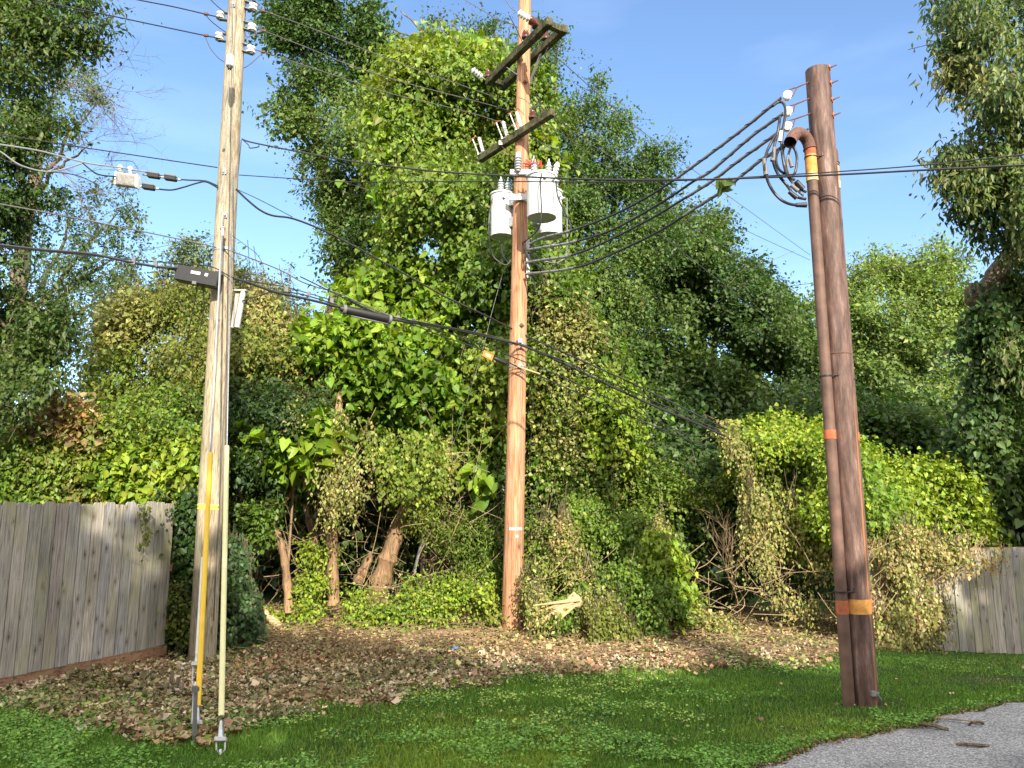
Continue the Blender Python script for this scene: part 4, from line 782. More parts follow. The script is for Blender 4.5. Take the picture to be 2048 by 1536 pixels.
# tangled stems in the hollow and below the mound
mb = MB(); rgs = np.random.default_rng(77)
for k in range(300):
    x = rgs.uniform(440, 1010); y = rgs.uniform(920, 1230); Y = rgs.uniform(11.8, 13.6); L = rgs.uniform(40, 170); a = rgs.normal(1.57, .75)
    x1 = x+L*math.cos(a)*rgs.choice([-1, 1]); y1 = max(y-L*math.sin(a), 800); sgx = rgs.normal(0, 22); sgy = rgs.normal(8, 18)
    mb.tube(cr([(x, y, Y), ((x+x1)/2+sgx, (y+y1)/2+sgy, Y+rgs.normal(0, .15)), (x1, y1, Y+rgs.normal(0, .3))], 5), rgs.uniform(.002, .005), 5, False)
for k in range(55):
    x = rgs.uniform(1420, 1710); y = rgs.uniform(1140, 1260); Y = rgs.uniform(11.2, 12.3); L = rgs.uniform(40, 130); a = rgs.normal(1.2, .5)*rgs.choice([-1, 1])
    mb.tube(cr([(x, y, Y), (x+L*.5*math.sin(a)+rgs.normal(0, 14), y-L*.5*abs(math.cos(a)), Y), (x+L*math.sin(a), y-L*abs(math.cos(a)), Y+rgs.normal(0, .2))], 5), rgs.uniform(.0025, .006), 5, False)
for k in range(70):
    x = rgs.uniform(1060, 1420); y = rgs.uniform(1130, 1262); Y = rgs.uniform(11.0, 11.8); L = rgs.uniform(30, 100); a = rgs.normal(.5, .6)
    mb.tube(cr([(x, y, Y), (x+L*.5*math.sin(a), y-L*.5*math.cos(a)+6, Y), (x+L*math.sin(a), y-L*math.cos(a), Y)], 4), rgs.uniform(.0025, .005), 5, False)
for k in range(190):
    x = rgs.uniform(1700, 1960); y = rgs.uniform(1090, 1290); Y = float(fenceY(x, y))-rgs.uniform(.1, .35); L = rgs.uniform(40, 120); a = rgs.normal(0, .5)
    if y > 1290-(x-1820)*1.1: continue
    mb.tube(cr([(x, y, Y), (x+L*.5*math.sin(a)+rgs.normal(0, 9), y-L*.5*math.cos(a), Y-.03), (x+L*math.sin(a), max(y-L*math.cos(a), 1075), Y)], 4), rgs.uniform(.002, .005), 5, False)
tag(mb.build('vine_stems', 'twig_pale'), 'bare tangled vine stems hanging in the hollow and under the vine mounds', 'stems', kind='stuff')
# --- trees behind the camera: they shade the road and lawn
wm = lambda x, z, Y: np.stack([x, Y, z], -1)
for i, (poly, lab) in enumerate([
    ([(-14, 1), (-14, 10.6), (-9, 11.2), (-5, 10.7), (-1.5, 11), (-1, 1)], 'leafy shade tree across the road, far left behind the viewer'),
    ([(-2, 1), (-2, 10.8), (0, 10.4), (2.6, 10.0), (3.2, 9.5), (3.6, 1)], 'leafy shade tree across the road, directly behind the viewer'),
    ([(3, 1), (3, 9.3), (4.6, 9.1), (6, 8.8), (8, 8.7), (9.2, 9.0), (9.6, 1)], 'lower leafy shade tree across the road, right behind the viewer'),
    ([(9, 1), (9, 9.3), (10.5, 9.9), (11.8, 10.5), (12.6, 11.3), (13.6, 11.8), (14, 1)], 'rounded leafy shade tree across the road, second from the right'),
    ([(13.6, 1), (13.8, 12), (14.6, 14.6), (17, 15.5), (23, 15), (25, 1)], 'tallest leafy shade tree across the road, far right behind the viewer')]):
    cx = sum(q[0] for q in poly)/len(poly); t = MB().tube([(cx, -8, 0), (cx, -8, 5), (cx+.3, -8, 8.5)], [.3, .22, .08], 9)
    A = 1.7*max(q[1] for q in poly)*(max(q[0] for q in poly)-min(q[0] for q in poly))
    plant('shade_tree', lab, 'tree', [mass(poly, -8, .7, int(A*9), 14, .5, .32, 'maple', seed=160+i, ed=1.2, mp=wm, wd=.8, bump=.2, jit=.35, warp=.3, front=.5)], (cx, -8, 0), t, group='trees behind the viewer')
# ================================================================ FENCES
def dogear(mb, base, top, u, w, th, cut=.022):
    nrm_ = Vector((u.y, -u.x, 0)); prof = [(-w/2, base), (w/2, base), (w/2, top-cut), (w/2-cut, top), (-w/2+cut, top), (-w/2, top-cut)]
    return prof, nrm_
def fence(name, label, A, B, base, top, rg, kick=False, jitter=.004, basefn=None, mat='board', hfn=None):
    A = Vector(A); B = Vector(B); d = B-A; L = d.length; d.normalize(); nn = Vector((d.y, -d.x, 0))
    if nn.y > 0: nn = -nn                                   # towards the viewer
    t = thing(name, Vector((A.x, A.y, 0)), label, 'fence'); w = .134; n = int(L/.1425); vs = []; fs = []; cols = []; tones = []
    for i in range(n):
        c = A+d*(.1425*(i+.5)); zb = (basefn(c) if basefn else base)+rg.normal(0, jitter); zt = (hfn(c) if hfn else top)+rg.normal(0, .01); cut = .02
        off = nn*rg.normal(0, .003); sk = rg.normal(0, .003)
        prof = [(-w/2, zb), (w/2, zb), (w/2+sk, zt-cut*1.3), (w/2-cut+sk, zt), (-w/2+cut+sk, zt), (-w/2+sk, zt-cut*1.3)]
        b0 = len(vs)
        for s in (0, .018):
            for (x, z) in prof: q = c+d*x+off+nn*s; vs.append((q.x, q.y, z))
        fs += [tuple(b0+6+k for k in range(6)), tuple(b0+k for k in range(6))[::-1]]+[(b0+k, b0+(k+1) % 6, b0+6+(k+1) % 6, b0+6+k) for k in range(6)]
        cc = rg.random(3); tn = .70+.42*rg.random(); tt = (tn*(1+rg.normal(0, .03)), tn, tn*(1+rg.normal(0, .05)))
        cols += [cc]*12; tones += [tt]*12
    mb = MB(); mb.add(vs, fs); o = mb.build('board_panel', mat, t); me = o.data
    for nme, arr in (('col', cols), ('tone', tones)):
        a = me.color_attributes.new(nme, 'FLOAT_COLOR', 'POINT'); a.data.foreach_set('color', np.concatenate([np.array(arr), np.ones((len(arr), 1))], 1).astype(np.float32).ravel())
    nl = MB()
    for i in range(n):
        for h in (.3, .95, 1.5):
            for s in (-.035, .035): nl.lathe(A+d*(.1425*(i+.5)+s)+nn*.0175+Vector((0, 0, base+h)), nn, [(0, .004), (.0022, .0035)], 6)
    tag(nl.build('nail_heads', 'steel_rusty', t), kind='stuff')
    for h in (.3, .95, 1.5):
        MB().bar(A-nn*.022+Vector((0, 0, base+h)), B-nn*.022+Vector((0, 0, base+h)), .038, .085).build('rail', 'kick', t)
    for f in (0.02, .98):
        q = A+(B-A)*f-nn*.095; MB().box((q.x, q.y, base+.82), (.09, .09, 1.7)).build('post', 'kick', t)
    if kick:
        MB().bar(A-nn*.012+Vector((0, 0, .045)), B-nn*.012+Vector((0, 0, .045)), .03, .15).build('kickboard', 'kick', t)
    return t
rgf = np.random.default_rng(5)
FA = P(-190, 1005, 6.75); FB = P(354, 1006, 9.56); zt0, zt1 = FA.z, FB.z; FA.z = FB.z = 0
FL = (FB-FA).length
fence('board_fence', 'weathered grey dog-eared board fence standing at the left edge', FA, FB, .08, 1.8, rgf, kick=True, basefn=lambda c: .115+.02*((c-FA).length/FL), hfn=lambda c: zt0+(zt1-zt0)*(c-FA).length/FL)
rt = P(2048, 1092, G(2048, 1296).y).z
fence('board_fence', 'grey board fence at the right edge half buried in wilted vines', RA, RB, -.36, rt, rgf, basefn=lambda c: float(gz(c.x, c.y))+.02)

# ================================================================ GREY POLE (left)
LY = 9.3; LB = G(404, 1325); LB = P(404, 1325, LB.y); LY = LB.y
def LP(py): return P(404+(475-404)*(1325-py)/1325, py, LY)
Ltop = LP(-150); LD = (Ltop-LB).normalized(); KX = Vector((1, 0, 0)); KY = Vector((0, 1, 0))
def Lr(z): return .152-.0045*z
def Lat(px, py, dy=0): return P(px, py, LY+dy)
gp = thing('utility_pole', LB, 'tall grey weathered wooden utility pole with white insulator spools, left of centre', 'utility pole')
lp = MB(); n = 16; pts = [LB-LD*.2+LD*(Ltop-LB).length*k/n*1.02 for k in range(n+1)]; lp.tube(pts, [Lr(p.z) for p in pts], 22); shaft = lp.build('shaft', 'pole_grey', gp)
# secondary racks: three clevises each side
def spool_bracket(c, side, parent):
    a = c+KX*side*.09-KY*.02; e = c+KX*side*.215+Vector((0, 0, -.03*side-.0))
    mb = MB(); d = (e-a).normalized()
    mb.bar(a+Vector((0, 0, .052)), e+d*.03+Vector((0, 0, .052)), .06, .01); mb.bar(a-Vector((0, 0, .052)), e+d*.03-Vector((0, 0, .052)), .06, .01)
    mb.tube([e+Vector((0, 0, .062)), e-Vector((0, 0, .062))], .009, 8); mb.lathe(e-Vector((0, 0, .07)), (0, 0, 1), [(0, .016), (.012, .016)], 6)
    o = mb.build('spool_bracket', 'splice_grey', parent)
    MB().lathe(e-Vector((0, 0, .036)), (0, 0, 1), [(-.008, .02), (-.004, .056), (.016, .058), (.024, .036), (.036, .032), (.048, .036), (.056, .058), (.076, .056), (.08, .02)], 18).build('spool_insulator', 'porcelain_white', o)
    return e
spL = []; spR = []
for py in (-28, 33, 75): spL.append(spool_bracket(LP(py+3), -1, gp))
for py in (14, 55, 99): spR.append(spool_bracket(LP(py-3), 1, gp))
def front(py, px): q = Lat(px, py, -.01); c = LP(py); r = Lr(q.z)+.004; dx = max(-r*.9, min(r*.9, q.x-c.x)); return Vector((c.x+dx, c.y-math.sqrt(r*r-dx*dx), q.z))
# guy attachment plates, tag, staples, knots
for (px, py) in ((473, 20), (456, 352), (457, 438)):
    q = front(py, px); MB().box(q, (.05, .02, .07)).lathe(q-KY*.005, (0, -1, 0), [(0, .018), (.03, .018)], 6).build('guy_plate', 'galv', gp, .003)
for (px, py) in ((454, 308), (444, 645)):
    q = front(py, px); MB().lathe(q+KY*.004, (0, -1, 0), [(0, .022), (.006, .02)], 10).build('bolt', 'bark', gp)
tg = []; c = LP(1014); z = c.z
mbt = MB(); rr = Lr(z)+.004; A0, A1 = R(-152), R(-26); K = 14; vs = []
for k in range(K+1):
    a = A0+(A1-A0)*k/K; zz = z+.006-.03*k/K*.35
    for h in (-.032, .032): vs.append((c.x+rr*math.cos(a), c.y+rr*math.sin(a), zz+h))
    for h in (.032, -.032): vs.append((c.x+(rr-.003)*math.cos(a), c.y+(rr-.003)*math.sin(a), zz+h))
fs = [(4*k+j, 4*k+(j+1) % 4, 4*k+4+(j+1) % 4, 4*k+4+j) for k in range(K) for j in range(4)]+[(0, 1, 2, 3), (4*K+3, 4*K+2, 4*K+1, 4*K)]
mbt.add(vs, fs); tagp = mbt.build('number_tag', 'tag_yellow', gp)
for ch, k in zip('3473  11E4', range(10)):
    if ch == ' ': continue
    a = A0+(A1-A0)*(k+.7)/10.4; pz = z+.005-.0105*(k/10); text_mesh(ch, .05, 'digit', 'ink', tagp, (c.x+(rr+.001)*math.cos(a), c.y+(rr+.001)*math.sin(a), pz), (-math.sin(a), math.cos(a), 0), (0, 0, 1), .0008)
# ground wire conduit and down leads stapled to the pole
def down(pairs, r, name, mat, parent, n=6, off=.006):
    pts = []
    for a, b in zip(pairs, pairs[1:]):
        for k in range(10):
            t = k/10; pts.append(front(a[1]+(b[1]-a[1])*t, a[0]+(b[0]-a[0])*t)-KY*off)
    return MB().tube(pts, r, n).build(name, mat, parent)
down([(480, -20), (471, 200), (457, 700), (441, 1300)], .006, 'ground_wire', 'conductor', gp)
down([(455, 470), (440, 760), (420, 1100)], .005, 'down_lead', 'conductor', gp)
MB().tube([Lat(478, 280, .02)+KX*.03, Lat(471, 400, .02), Lat(466, 520, .02), Lat(462, 640, 0)], .006, 6).build('down_lead', 'cable_black', gp)
# strap round the pole at the messenger
c = LP(502); MB().lathe(c-LD*.018, LD, [(0, Lr(c.z)+.002), (0, Lr(c.z)+.006), (.036, Lr(c.z)+.006), (.036, Lr(c.z)+.002)], 24).build('strap', 'galv', gp)

# guy wires with guards
def guy(name, label, top, ends, guard, gm, cy, by, group='guy wires'):
    """ends: (px,py,Y) bottom point; guard: (t0,t1) fractions of the wire from the top; returns points"""
    T = top; Bt = G(*ends[:2]) if len(ends) == 2 else P(*ends); d = Bt-T; L = d.length; dn = d.normalized()
    g = thing(name, Bt, label, 'guy wire', group)
    sC, sB = split_fraction(T, Bt, cy)*L, split_fraction(T, Bt, by)*L; h = sB-sC
    MB().tube([T, T+dn*sC], .0055, 6).build('wire_strand', 'galv', g)
    if guard: MB().tube([T+d*guard[0], T+d*guard[1]], guard[2], 14).build('guard_sleeve', gm, g)
    sx = Vector((1, 0, 0)); MB().tube([T+dn*(sC-h*1.1), T+dn*sC], [.011, .024], 10).build('wire_grip', 'galv', g)
    MB().box(T+dn*(sC+.01), (.085, .04, .035), (sx, dn.cross(sx).normalized(), dn)).build('collar', 'alum', g, .005)
    for s in (-1, 1): MB().tube([T+dn*sC+sx*.031*s, T+dn*(sB-.03)+sx*.03*s, T+dn*sB+sx*.01*s], .0065, 8).build('bail_rod', 'alum', g)
    MB().tube([T+dn*(sB-.03), T+dn*(sB+.02), Bt+dn*.12], [.012, .02, .017], 9).build('anchor_eye', 'galv', g)
    return g, T, Bt, dn, L
def _x(): pass
def split_fraction(T, B, py):
    lo, hi = 0, 1
    for _ in range(40):
        m_ = (lo+hi)/2; q = T.lerp(B, m_)-Vector((0, 0, EYE)); yy = 768-FPX*(-q.y*SP+q.z*CP)/(q.y*CP+q.z*SP)
        if yy < py: lo = m_
        else: hi = m_
    return lo
T1 = front(438, 457)-KY*.02; B1 = P(441, 1512, G(441, 1512).y)
T1 = Lat(474, 352, -.1)-KX*.0
# pale guard guy, right of the pole
T1 = Vector((LP(340).x+.10, LY-.12, LP(340).z)); g, T, B, dn, L = guy('guy_wire', 'guy wire in a long pale yellow guard, right of the grey pole', T1, (441, 1510), (split_fraction(T1, G(441, 1510), 893), split_fraction(T1, G(441, 1510), 1432), .021), 'guard_pale', 1476, 1508)
T2 = front(20, 473)-KY*.03; B2 = G(393, 1470)
g, T, B, dn, L = guy('guy_wire', 'guy wire in a bright yellow guard in front of the grey pole', T2, (393, 1470), (split_fraction(T2, B2, 906), split_fraction(T2, B2, 1412), .022), 'guard_yellow', 1442, 1472)
# white strain insulator on it
f = split_fraction(T2, B2, 112); q = T2.lerp(B2, f); MB().lathe(q, dn, [(0, .02), (.01, .045), (.1, .05), (.19, .042), (.2, .02)], 14).build('strain_insulator', 'porcelain_white', g)
MB().lathe(q+dn*.2, dn, [(0, .03), (.05, .02)], 10).build('insulator_end', 'black_rubber', g)
T3 = front(438, 456)-KY*.03; B3 = G(383, 1440)
g, T, B, dn, L = guy('guy_wire', 'guy wire in a short greyish white guard, leftmost at the grey pole', T3, (386, 1462), (split_fraction(T3, G(386, 1462), 1115), split_fraction(T3, G(386, 1462), 1330), .019), 'guard_white', 1326, 1372)
f = split_fraction(T3, G(386, 1462), 455); MB().lathe(T3.lerp(G(386, 1462), f), dn, [(0, .012), (.01, .03), (.03, .032), (.035, .022), (.16, .02), (.17, .01)], 12).build('strain_insulator', 'alum', g)
MB().tube([T3.lerp(G(386, 1462), split_fraction(T3, G(386, 1462), 500)), T3.lerp(G(386, 1462), split_fraction(T3, G(386, 1462), 720))], .011, 7).build('preformed_grip', 'cable_grey', g)
a = G(388, 1485); mb = MB(); mb.tube([a, a+Vector((-.02, .02, .35))], .017, 8); mb.lathe(a+Vector((-.02, .0, .37)), (0, 1, 0), [(0, .012), (0, .026), (.025, .026), (.025, .012)], 12)
solo(mb, 'anchor_rod', 'splice_grey', 'rusty grey anchor rod with round eye at the foot of the leftmost guy wire', 'anchor')

# ================================================================ ORANGE-BROWN POLE (middle)
MBs = G(1024, 1262); MY = MBs.y
def MP(py, dy=0): return P(1024+26*(1262-py)/1262, py, MY+dy)
Mtop = MP(-160); MD = (Mtop-MBs).normalized()
def Mr(z): return .155-.0052*z
pm = thing('utility_pole', MBs, 'reddish orange wooden utility pole carrying three white transformers, centre', 'utility pole')
pts = [MBs-MD*.2+MD*(Mtop-MBs).length*k/16*1.02 for k in range(17)]; MB().tube(pts, [Mr(p.z) for p in pts], 22).build('shaft', 'pole_red', pm)
def Mat(px, py, dy=0): return P(px, py, MY+dy)
def mfront(py, px): q = Mat(px, py); c = MP(py); r = Mr(q.z)+.003; dx = max(-r*.9, min(r*.9, q.x-c.x)); return Vector((c.x+dx, c.y-math.sqrt(r*r-dx*dx), q.z))
c = MP(1057); q0 = c.z; mb = MB(); vs = []; rr = Mr(q0)+.003
for k in range(9):
    a = R(-118)+R(78)*k/8
    for rj, h in ((rr, -.02), (rr, .02), (rr-.003, .02), (rr-.003, -.02)): vs.append((c.x+rj*math.cos(a), c.y+rj*math.sin(a), q0+h))
mb.add(vs, [(4*k+j, 4*k+(j+1) % 4, 4*k+4+(j+1) % 4, 4*k+4+j) for k in range(8) for j in range(4)]+[(0, 1, 2, 3), (35, 34, 33, 32)]); mb.build('pole_tag', 'white_label', pm)
MB().lathe(mfront(1072, 1034), (0, -1, 0), [(0, .02), (.004, .02)], 14).build('tag_disc', 'white_label', pm)
for (px, py) in ((1050, 172), (1043, 655), (1034, 690)):
    q = mfront(py, px); MB().box(q, (.06, .02, .06), (Vector((.7, 0, .7)), KY, Vector((-.7, 0, .7)))).lathe(q, (0, -1, 0), [(0, .015), (.04, .015)], 6).build('bolt', 'steel_rusty', pm)
for py in (690, 735):
    c = MP(py); MB().lathe(c-MD*.012, MD, [(0, Mr(c.z)+.002), (0, Mr(c.z)+.006), (.024, Mr(c.z)+.006), (.024, Mr(c.z)+.002)], 24).build('strap', 'galv', pm)
MB().tube([mfront(655, 1046)-KY*.05, mfront(658, 1043), mfront(1200, 1040)], .004, 5).build('ground_wire', 'conductor', pm)
# crossarms run away from the viewer to the left: right end near, left end far
def arm_px(a, b, w, h): return Mat(*a), Mat(*b)
a1, b1 = P(1100, 42, MY-1.1), P(976, 165, MY+.7)
a2, b2 = P(1130, 56, MY-.75), P(1004, 175, MY+1.05)
ca = thing('crossarm', (a1+b1)/2, 'double wooden crossarm at the top of the orange pole', 'crossarm')
MB().bar(a1, b1, .105, .125).build('arm', 'arm_wood', ca, .006); MB().bar(a2, b2, .105, .125).build('arm', 'arm_wood', ca, .006)
MB().bar(a1.lerp(b1, .04), a2.lerp(b2, .04), .09, .09).build('spacer_block', 'arm_wood', ca); MB().bar(a1.lerp(b1, .95), a2.lerp(b2, .95), .09, .09).build('spacer_block', 'arm_wood', ca)
MB().bar(a1.lerp(b1, .72)-KY*.06, mfront(155, 1036), .04, .008).build('brace', 'galv', ca)
MB().bar(a2.lerp(b2, .32), MP(160)+KX*.1+KY*.1, .04, .008).build('brace', 'galv', ca)
def pin_insulator(q, parent=None, up=(0, 0, 1), name='pin_insulator'):
    up = Vector(up); pin = MB().tube([q-up*.04, q+up*.08], .012, 7)
    p_ = pin.build(name, 'steel_rusty', parent)
    MB().lathe(q+up*.05, up, [(0, .03), (.0, .062), (.03, .066), (.045, .045), (.06, .05), (.085, .055), (.095, .035), (.11, .04), (.13, .036), (.145, .012)], 18).build('porcelain_bell', 'porcelain_brown', p_)
pin_insulator(a1.lerp(b1, .36)+Vector((0, 0, .07)), ca); pin_insulator(a1.lerp(b1, .2)+Vector((0, 0, .07)), ca); pin_insulator(a2.lerp(b2, .28)+Vector((0, 0, .07)), ca); pin_insulator(b1+Vector((0, 0, .04)), ca)
def strain(q, d, n, r, pitch, parent, mat, name='dead_end_insulator'):
    prof = [(0, .015)]
    for k in range(n): z = .03+k*pitch; prof += [(z, .02), (z+pitch*.3, r), (z+pitch*.55, r), (z+pitch*.9, .022)]
    prof += [(.03+n*pitch, .015)]; MB().lathe(q, d, prof, 16).build(name, mat, parent)
q = a1.lerp(b1, .12)-Vector((0, 0, -.04)); e1 = Mat(1032, 22, -.9); d = (e1-q).normalized(); MB().lathe(q, d, [(0, .012), (.1, .03), (.13, .06), (.2, .07), (.22, .02)], 14).build('dead_end_insulator', 'porcelain_brown', ca); strain(q+d*.2, d, 4, .055, .05, ca, 'porcelain_white'); E1 = q+d*.45
q = b1.copy(); e2 = P(948, 142, MY+.5); d = (e2-q).normalized(); MB().tube([q, q+d*.3], .008, 6).build('link_rod', 'galv', ca); strain(q+d*.12, d, 4, .055, .055, ca, 'porcelain_grey'); E2 = q+d*.4
MB().tube([E1, P(1018, 30, MY-.9), P(1034, 60, MY-.5), P(1045, 85, MY-.3)], .006, 6).build('jumper_wire', 'conductor', ca)
# lower arm
a3, b3 = P(1106, 224, MY-.75), P(960, 318, MY+.55)
cb = thing('crossarm', (a3+b3)/2, 'single wooden crossarm with three fuse cutouts, lower on the orange pole', 'crossarm')
MB().bar(a3, b3, .1, .12).build('arm', 'arm_wood', cb, .006); MB().bar(a3.lerp(b3, .7)-KY*.05, mfront(322, 1028), .04, .008).build('brace', 'steel_rusty', cb)
s = a3.lerp(b3, .665)-(b3-a3).normalized().cross(Vector((0, 0, 1)))*.056*(-1); MB().box(a3.lerp(b3, .665)+Vector((-.03, -.05, 0)), (.07, .03, .08)).build('arm_plate', 'alum', cb, .003)
pin_insulator(a3.lerp(b3, .26)+Vector((0, 0, .06)), cb)
def cutout(q, label):
    c = thing('fuse_cutout', q, label, 'fuse cutout', 'fuse cutouts on the lower crossarm')
    up = Vector((-.28, -.1, 1)).normalized(); base = q+Vector((.0, -.03, .09)); 
    prof = [(0, .02)]
    for k in range(8): prof += [(.03+k*.045, .032), (.045+k*.045, .05), (.055+k*.045, .05)]
    prof += [(.40, .034), (.42, .02)]
    MB().lathe(base, up, prof, 16).build('porcelain_post', 'porcelain_white', c)
    o = Vector((-.17, -.03, -.02)); lo = base+o+Vector((.04, 0, -.0)); hi = base+up*.38+o
    MB().tube([lo, hi], .015, 10).build('fuse_tube', 'guard_white', c)
    MB().tube([base+up*.41, base+up*.44+o*.5, hi+up*.02, hi+Vector((-.06, 0, -.02))], .01, 6).tube([hi+Vector((-.05, .01, -.06)), hi+Vector((.05, .0, .05))], .009, 6).build('upper_contact', 'copper', c)
    MB().tube([base+up*.02, lo+Vector((0, 0, -.03)), lo+Vector((.02, 0, .02))], .014, 6).lathe(lo-Vector((0, 0, .03)), (0, 1, 0), [(-.03, .02), (.03, .02)], 8).build('lower_hinge', 'galv', c)
    MB().bar(base+Vector((.0, .02, .02)), q+Vector((0, 0, -.07)), .03, .008).bar(q+Vector((.09, .02, .03)), q+Vector((.09, .02, -.12)), .03, .008).build('mounting_bracket', 'rust_orange', c)
    for ch in bpy.data.objects:
        if ch.parent == c: ch.scale = (.66, .66, .66)
    return c
cutout(a3.lerp(b3, .41), 'white porcelain fuse cutout on the lower crossarm, nearest the pole on its right')
cutout(a3.lerp(b3, .60), 'white porcelain fuse cutout on the lower crossarm, just left of the pole')
cutout(a3.lerp(b3, .95), 'white porcelain fuse cutout at the far left end of the lower crossarm')

# ================================================================ TRANSFORMERS
def transformer(cx, ytop, ybot, Y, w, label, marks=False, arrester=True, toward=None, bush=(-.5, .15)):
    top = P(cx, ytop, Y); bot = P(cx, ybot, Y); H = top.z-bot.z; r = w/2*ppm(cx, (ytop+ybot)/2, Y); ax = Vector((0, 0, 1)); bot = Vector((top.x, top.y, bot.z))
    t = thing('transformer', bot, label, 'transformer', 'pole transformers')
    tank = MB().lathe(bot, ax, [(.03, r*.93), (.03, r*.96), (0, r*.98), (0, r), (.02, r), (H-.03, r), (H, r)], 40).build('tank', 'tank_paint', t)
    MB().lathe(bot, ax, [(.012, .001), (.012, r*.965), (.02, r*.965)], 36).build('tank_base', 'tank_bottom', t)
    MB().box(bot+Vector((0, 0, .006)), (.02, .05, .02)).build('base_lug', 'tank_bottom', t)
    lid = MB().lathe(top, ax, [(-.005, r+.012), (.0, r+.018), (.022, r+.018), (.028, r+.006), (.05, r*.8), (.065, r*.3), (.067, .001)], 40).build('lid', 'tank_paint', t)
    for (dx, dy) in ((bush[0]*r, -bush[1]*r), (.5*r, .3*r)):
        b_ = top+Vector((dx, dy, .04)); prof = [(0, .05)]
        for k in range(4): prof += [(.015+k*.045, .038), (.03+k*.045, .055), (.045+k*.045, .05)]
        prof += [(.2, .03), (.24, .03), (.25, .012), (.3, .01)]
        MB().lathe(b_, (dx*.3, 0, 1), prof, 16).build('bushing', 'porcelain_grey', t)
    # side bushings with leads
    for k, a in enumerate((-80, -45, -20)):
        dv = Vector((math.cos(R(a)), math.sin(R(a)), 0)); q = bot+Vector((0, 0, H*.85))+dv*r
        MB().lathe(q, dv, [(0, .03), (.02, .028), (.03, .018), (.06, .018)], 10).build('low_voltage_terminal', 'porcelain_grey', t)
    if arrester:
        q = top+Vector((r*.85, -.05, -.02)); prof = [(0, .03)]
        for k in range(4): prof += [(.01+k*.05, .028), (.025+k*.05, .05), (.035+k*.05, .045)]
        MB().lathe(q, (.25, -.2, 1), prof+[(.24, .02)], 14).build('surge_arrester', 'porcelain_white', t)
    c = MP((ytop+ybot)/2); tw = Vector((c.x-bot.x, c.y-bot.y, 0)).normalized()
    for h in (.28, .78):
        MB().box(bot+tw*(r+.03)+Vector((0, 0, H*h)), (.1, .14, .16), (tw, tw.cross(ax), ax)).build('mounting_bracket', 'galv', t, .006)
    return t, bot, top, r, H, tank
trf, fb, ft, fr, fH, ftank = transformer(1083, 356, 436, MY-.62, 58, 'front white transformer with faded stencilled numbers and a blue sticker', True)
# stencilled marks wrap onto the tank face
def on_tank(b, r, ang, z, txt, size, mat, parent):
    for k, ch in enumerate(txt):
        a = R(ang)+(k-(len(txt)-1)/2)*size*.78/r
        if ch != ' ': text_mesh(ch, size, 'number', mat, parent, (b.x+(r+.0015)*math.cos(a), b.y+(r+.0015)*math.sin(a), b.z+z), (-math.sin(a), math.cos(a), 0), (0, 0, 1), .0008)
on_tank(fb, fr, -66, fH*.70, '50', .085, 'faded_ink', ftank); on_tank(fb, fr, -66, fH*.55, 'KY', .075, 'faded_ink', ftank); on_tank(fb, fr, -67, fH*.40, '3270', .065, 'faded_ink', ftank)
def curved_plate(b, r, a0, a1, z0, z1, name, mat, parent):
    vs = []; K = 6
    for k in range(K+1):
        a = R(a0+(a1-a0)*k/K)
        for rj, z in ((r+.0015, z0), (r+.0015, z1), (r-.001, z1), (r-.001, z0)): vs.append((b.x+rj*math.cos(a), b.y+rj*math.sin(a), b.z+z))
    return MB().add(vs, [(4*k+j, 4*k+(j+1) % 4, 4*k+4+(j+1) % 4, 4*k+4+j) for k in range(K) for j in range(4)]+[(0, 1, 2, 3), (4*K+3, 4*K+2, 4*K+1, 4*K)]).build(name, mat, parent)
stk = curved_plate(fb, fr, -76, -58, fH*.16, fH*.255, 'sticker', 'blue_ink', ftank); curved_plate(fb, fr+.001, -74, -66, fH*.18, fH*.235, 'sticker_print', 'white_label', stk); curved_plate(fb, fr+.001, -64, -60, fH*.18, fH*.235, 'sticker_print', 'white_label', stk)
tl, lb_, lt_, lr_, lH, _ = transformer(1004, 392, 474, MY+.18, 45, 'left white transformer, on the left side of the orange pole', arrester=False, bush=(-.1, 0))
tr_, rb_, rt_, rr_, rH, _ = transformer(1098, 388, 472, MY+.30, 52, 'rear white transformer, half hidden behind the front one', arrester=False)
MB().bar(MP(402)-KY*.16-KX*.2, MP(402)-KY*.16+KX*.28, .02, .1).lathe(MP(402)-MD*.04, MD, [(0, Mr(8)+.004), (0, Mr(8)+.012), (.08, Mr(8)+.012), (.08, Mr(8)+.004)], 24).build('transformer_band', 'alum', pm)
MB().bar(MP(352)-KY*.15-KX*.18, MP(352)-KY*.15+KX*.26, .02, .08).lathe(MP(352)-MD*.04, MD, [(0, Mr(8)), (0, Mr(8)+.01), (.07, Mr(8)+.01), (.07, Mr(8))], 24).build('transformer_band', 'alum', pm)
q = Mat(1036, 342, -.2); prof = [(0, .03)]
for k in range(5): prof += [(.015+k*.045, .032), (.03+k*.045, .058), (.045+k*.045, .05)]
mb = MB().lathe(q, (.02, 0, 1), prof+[(.24, .045), (.3, .045), (.31, .01)], 16); solo(mb, 'surge_arrester', 'porcelain_grey', 'grey ribbed surge arrester on the orange pole above the transformers', 'surge arrester')
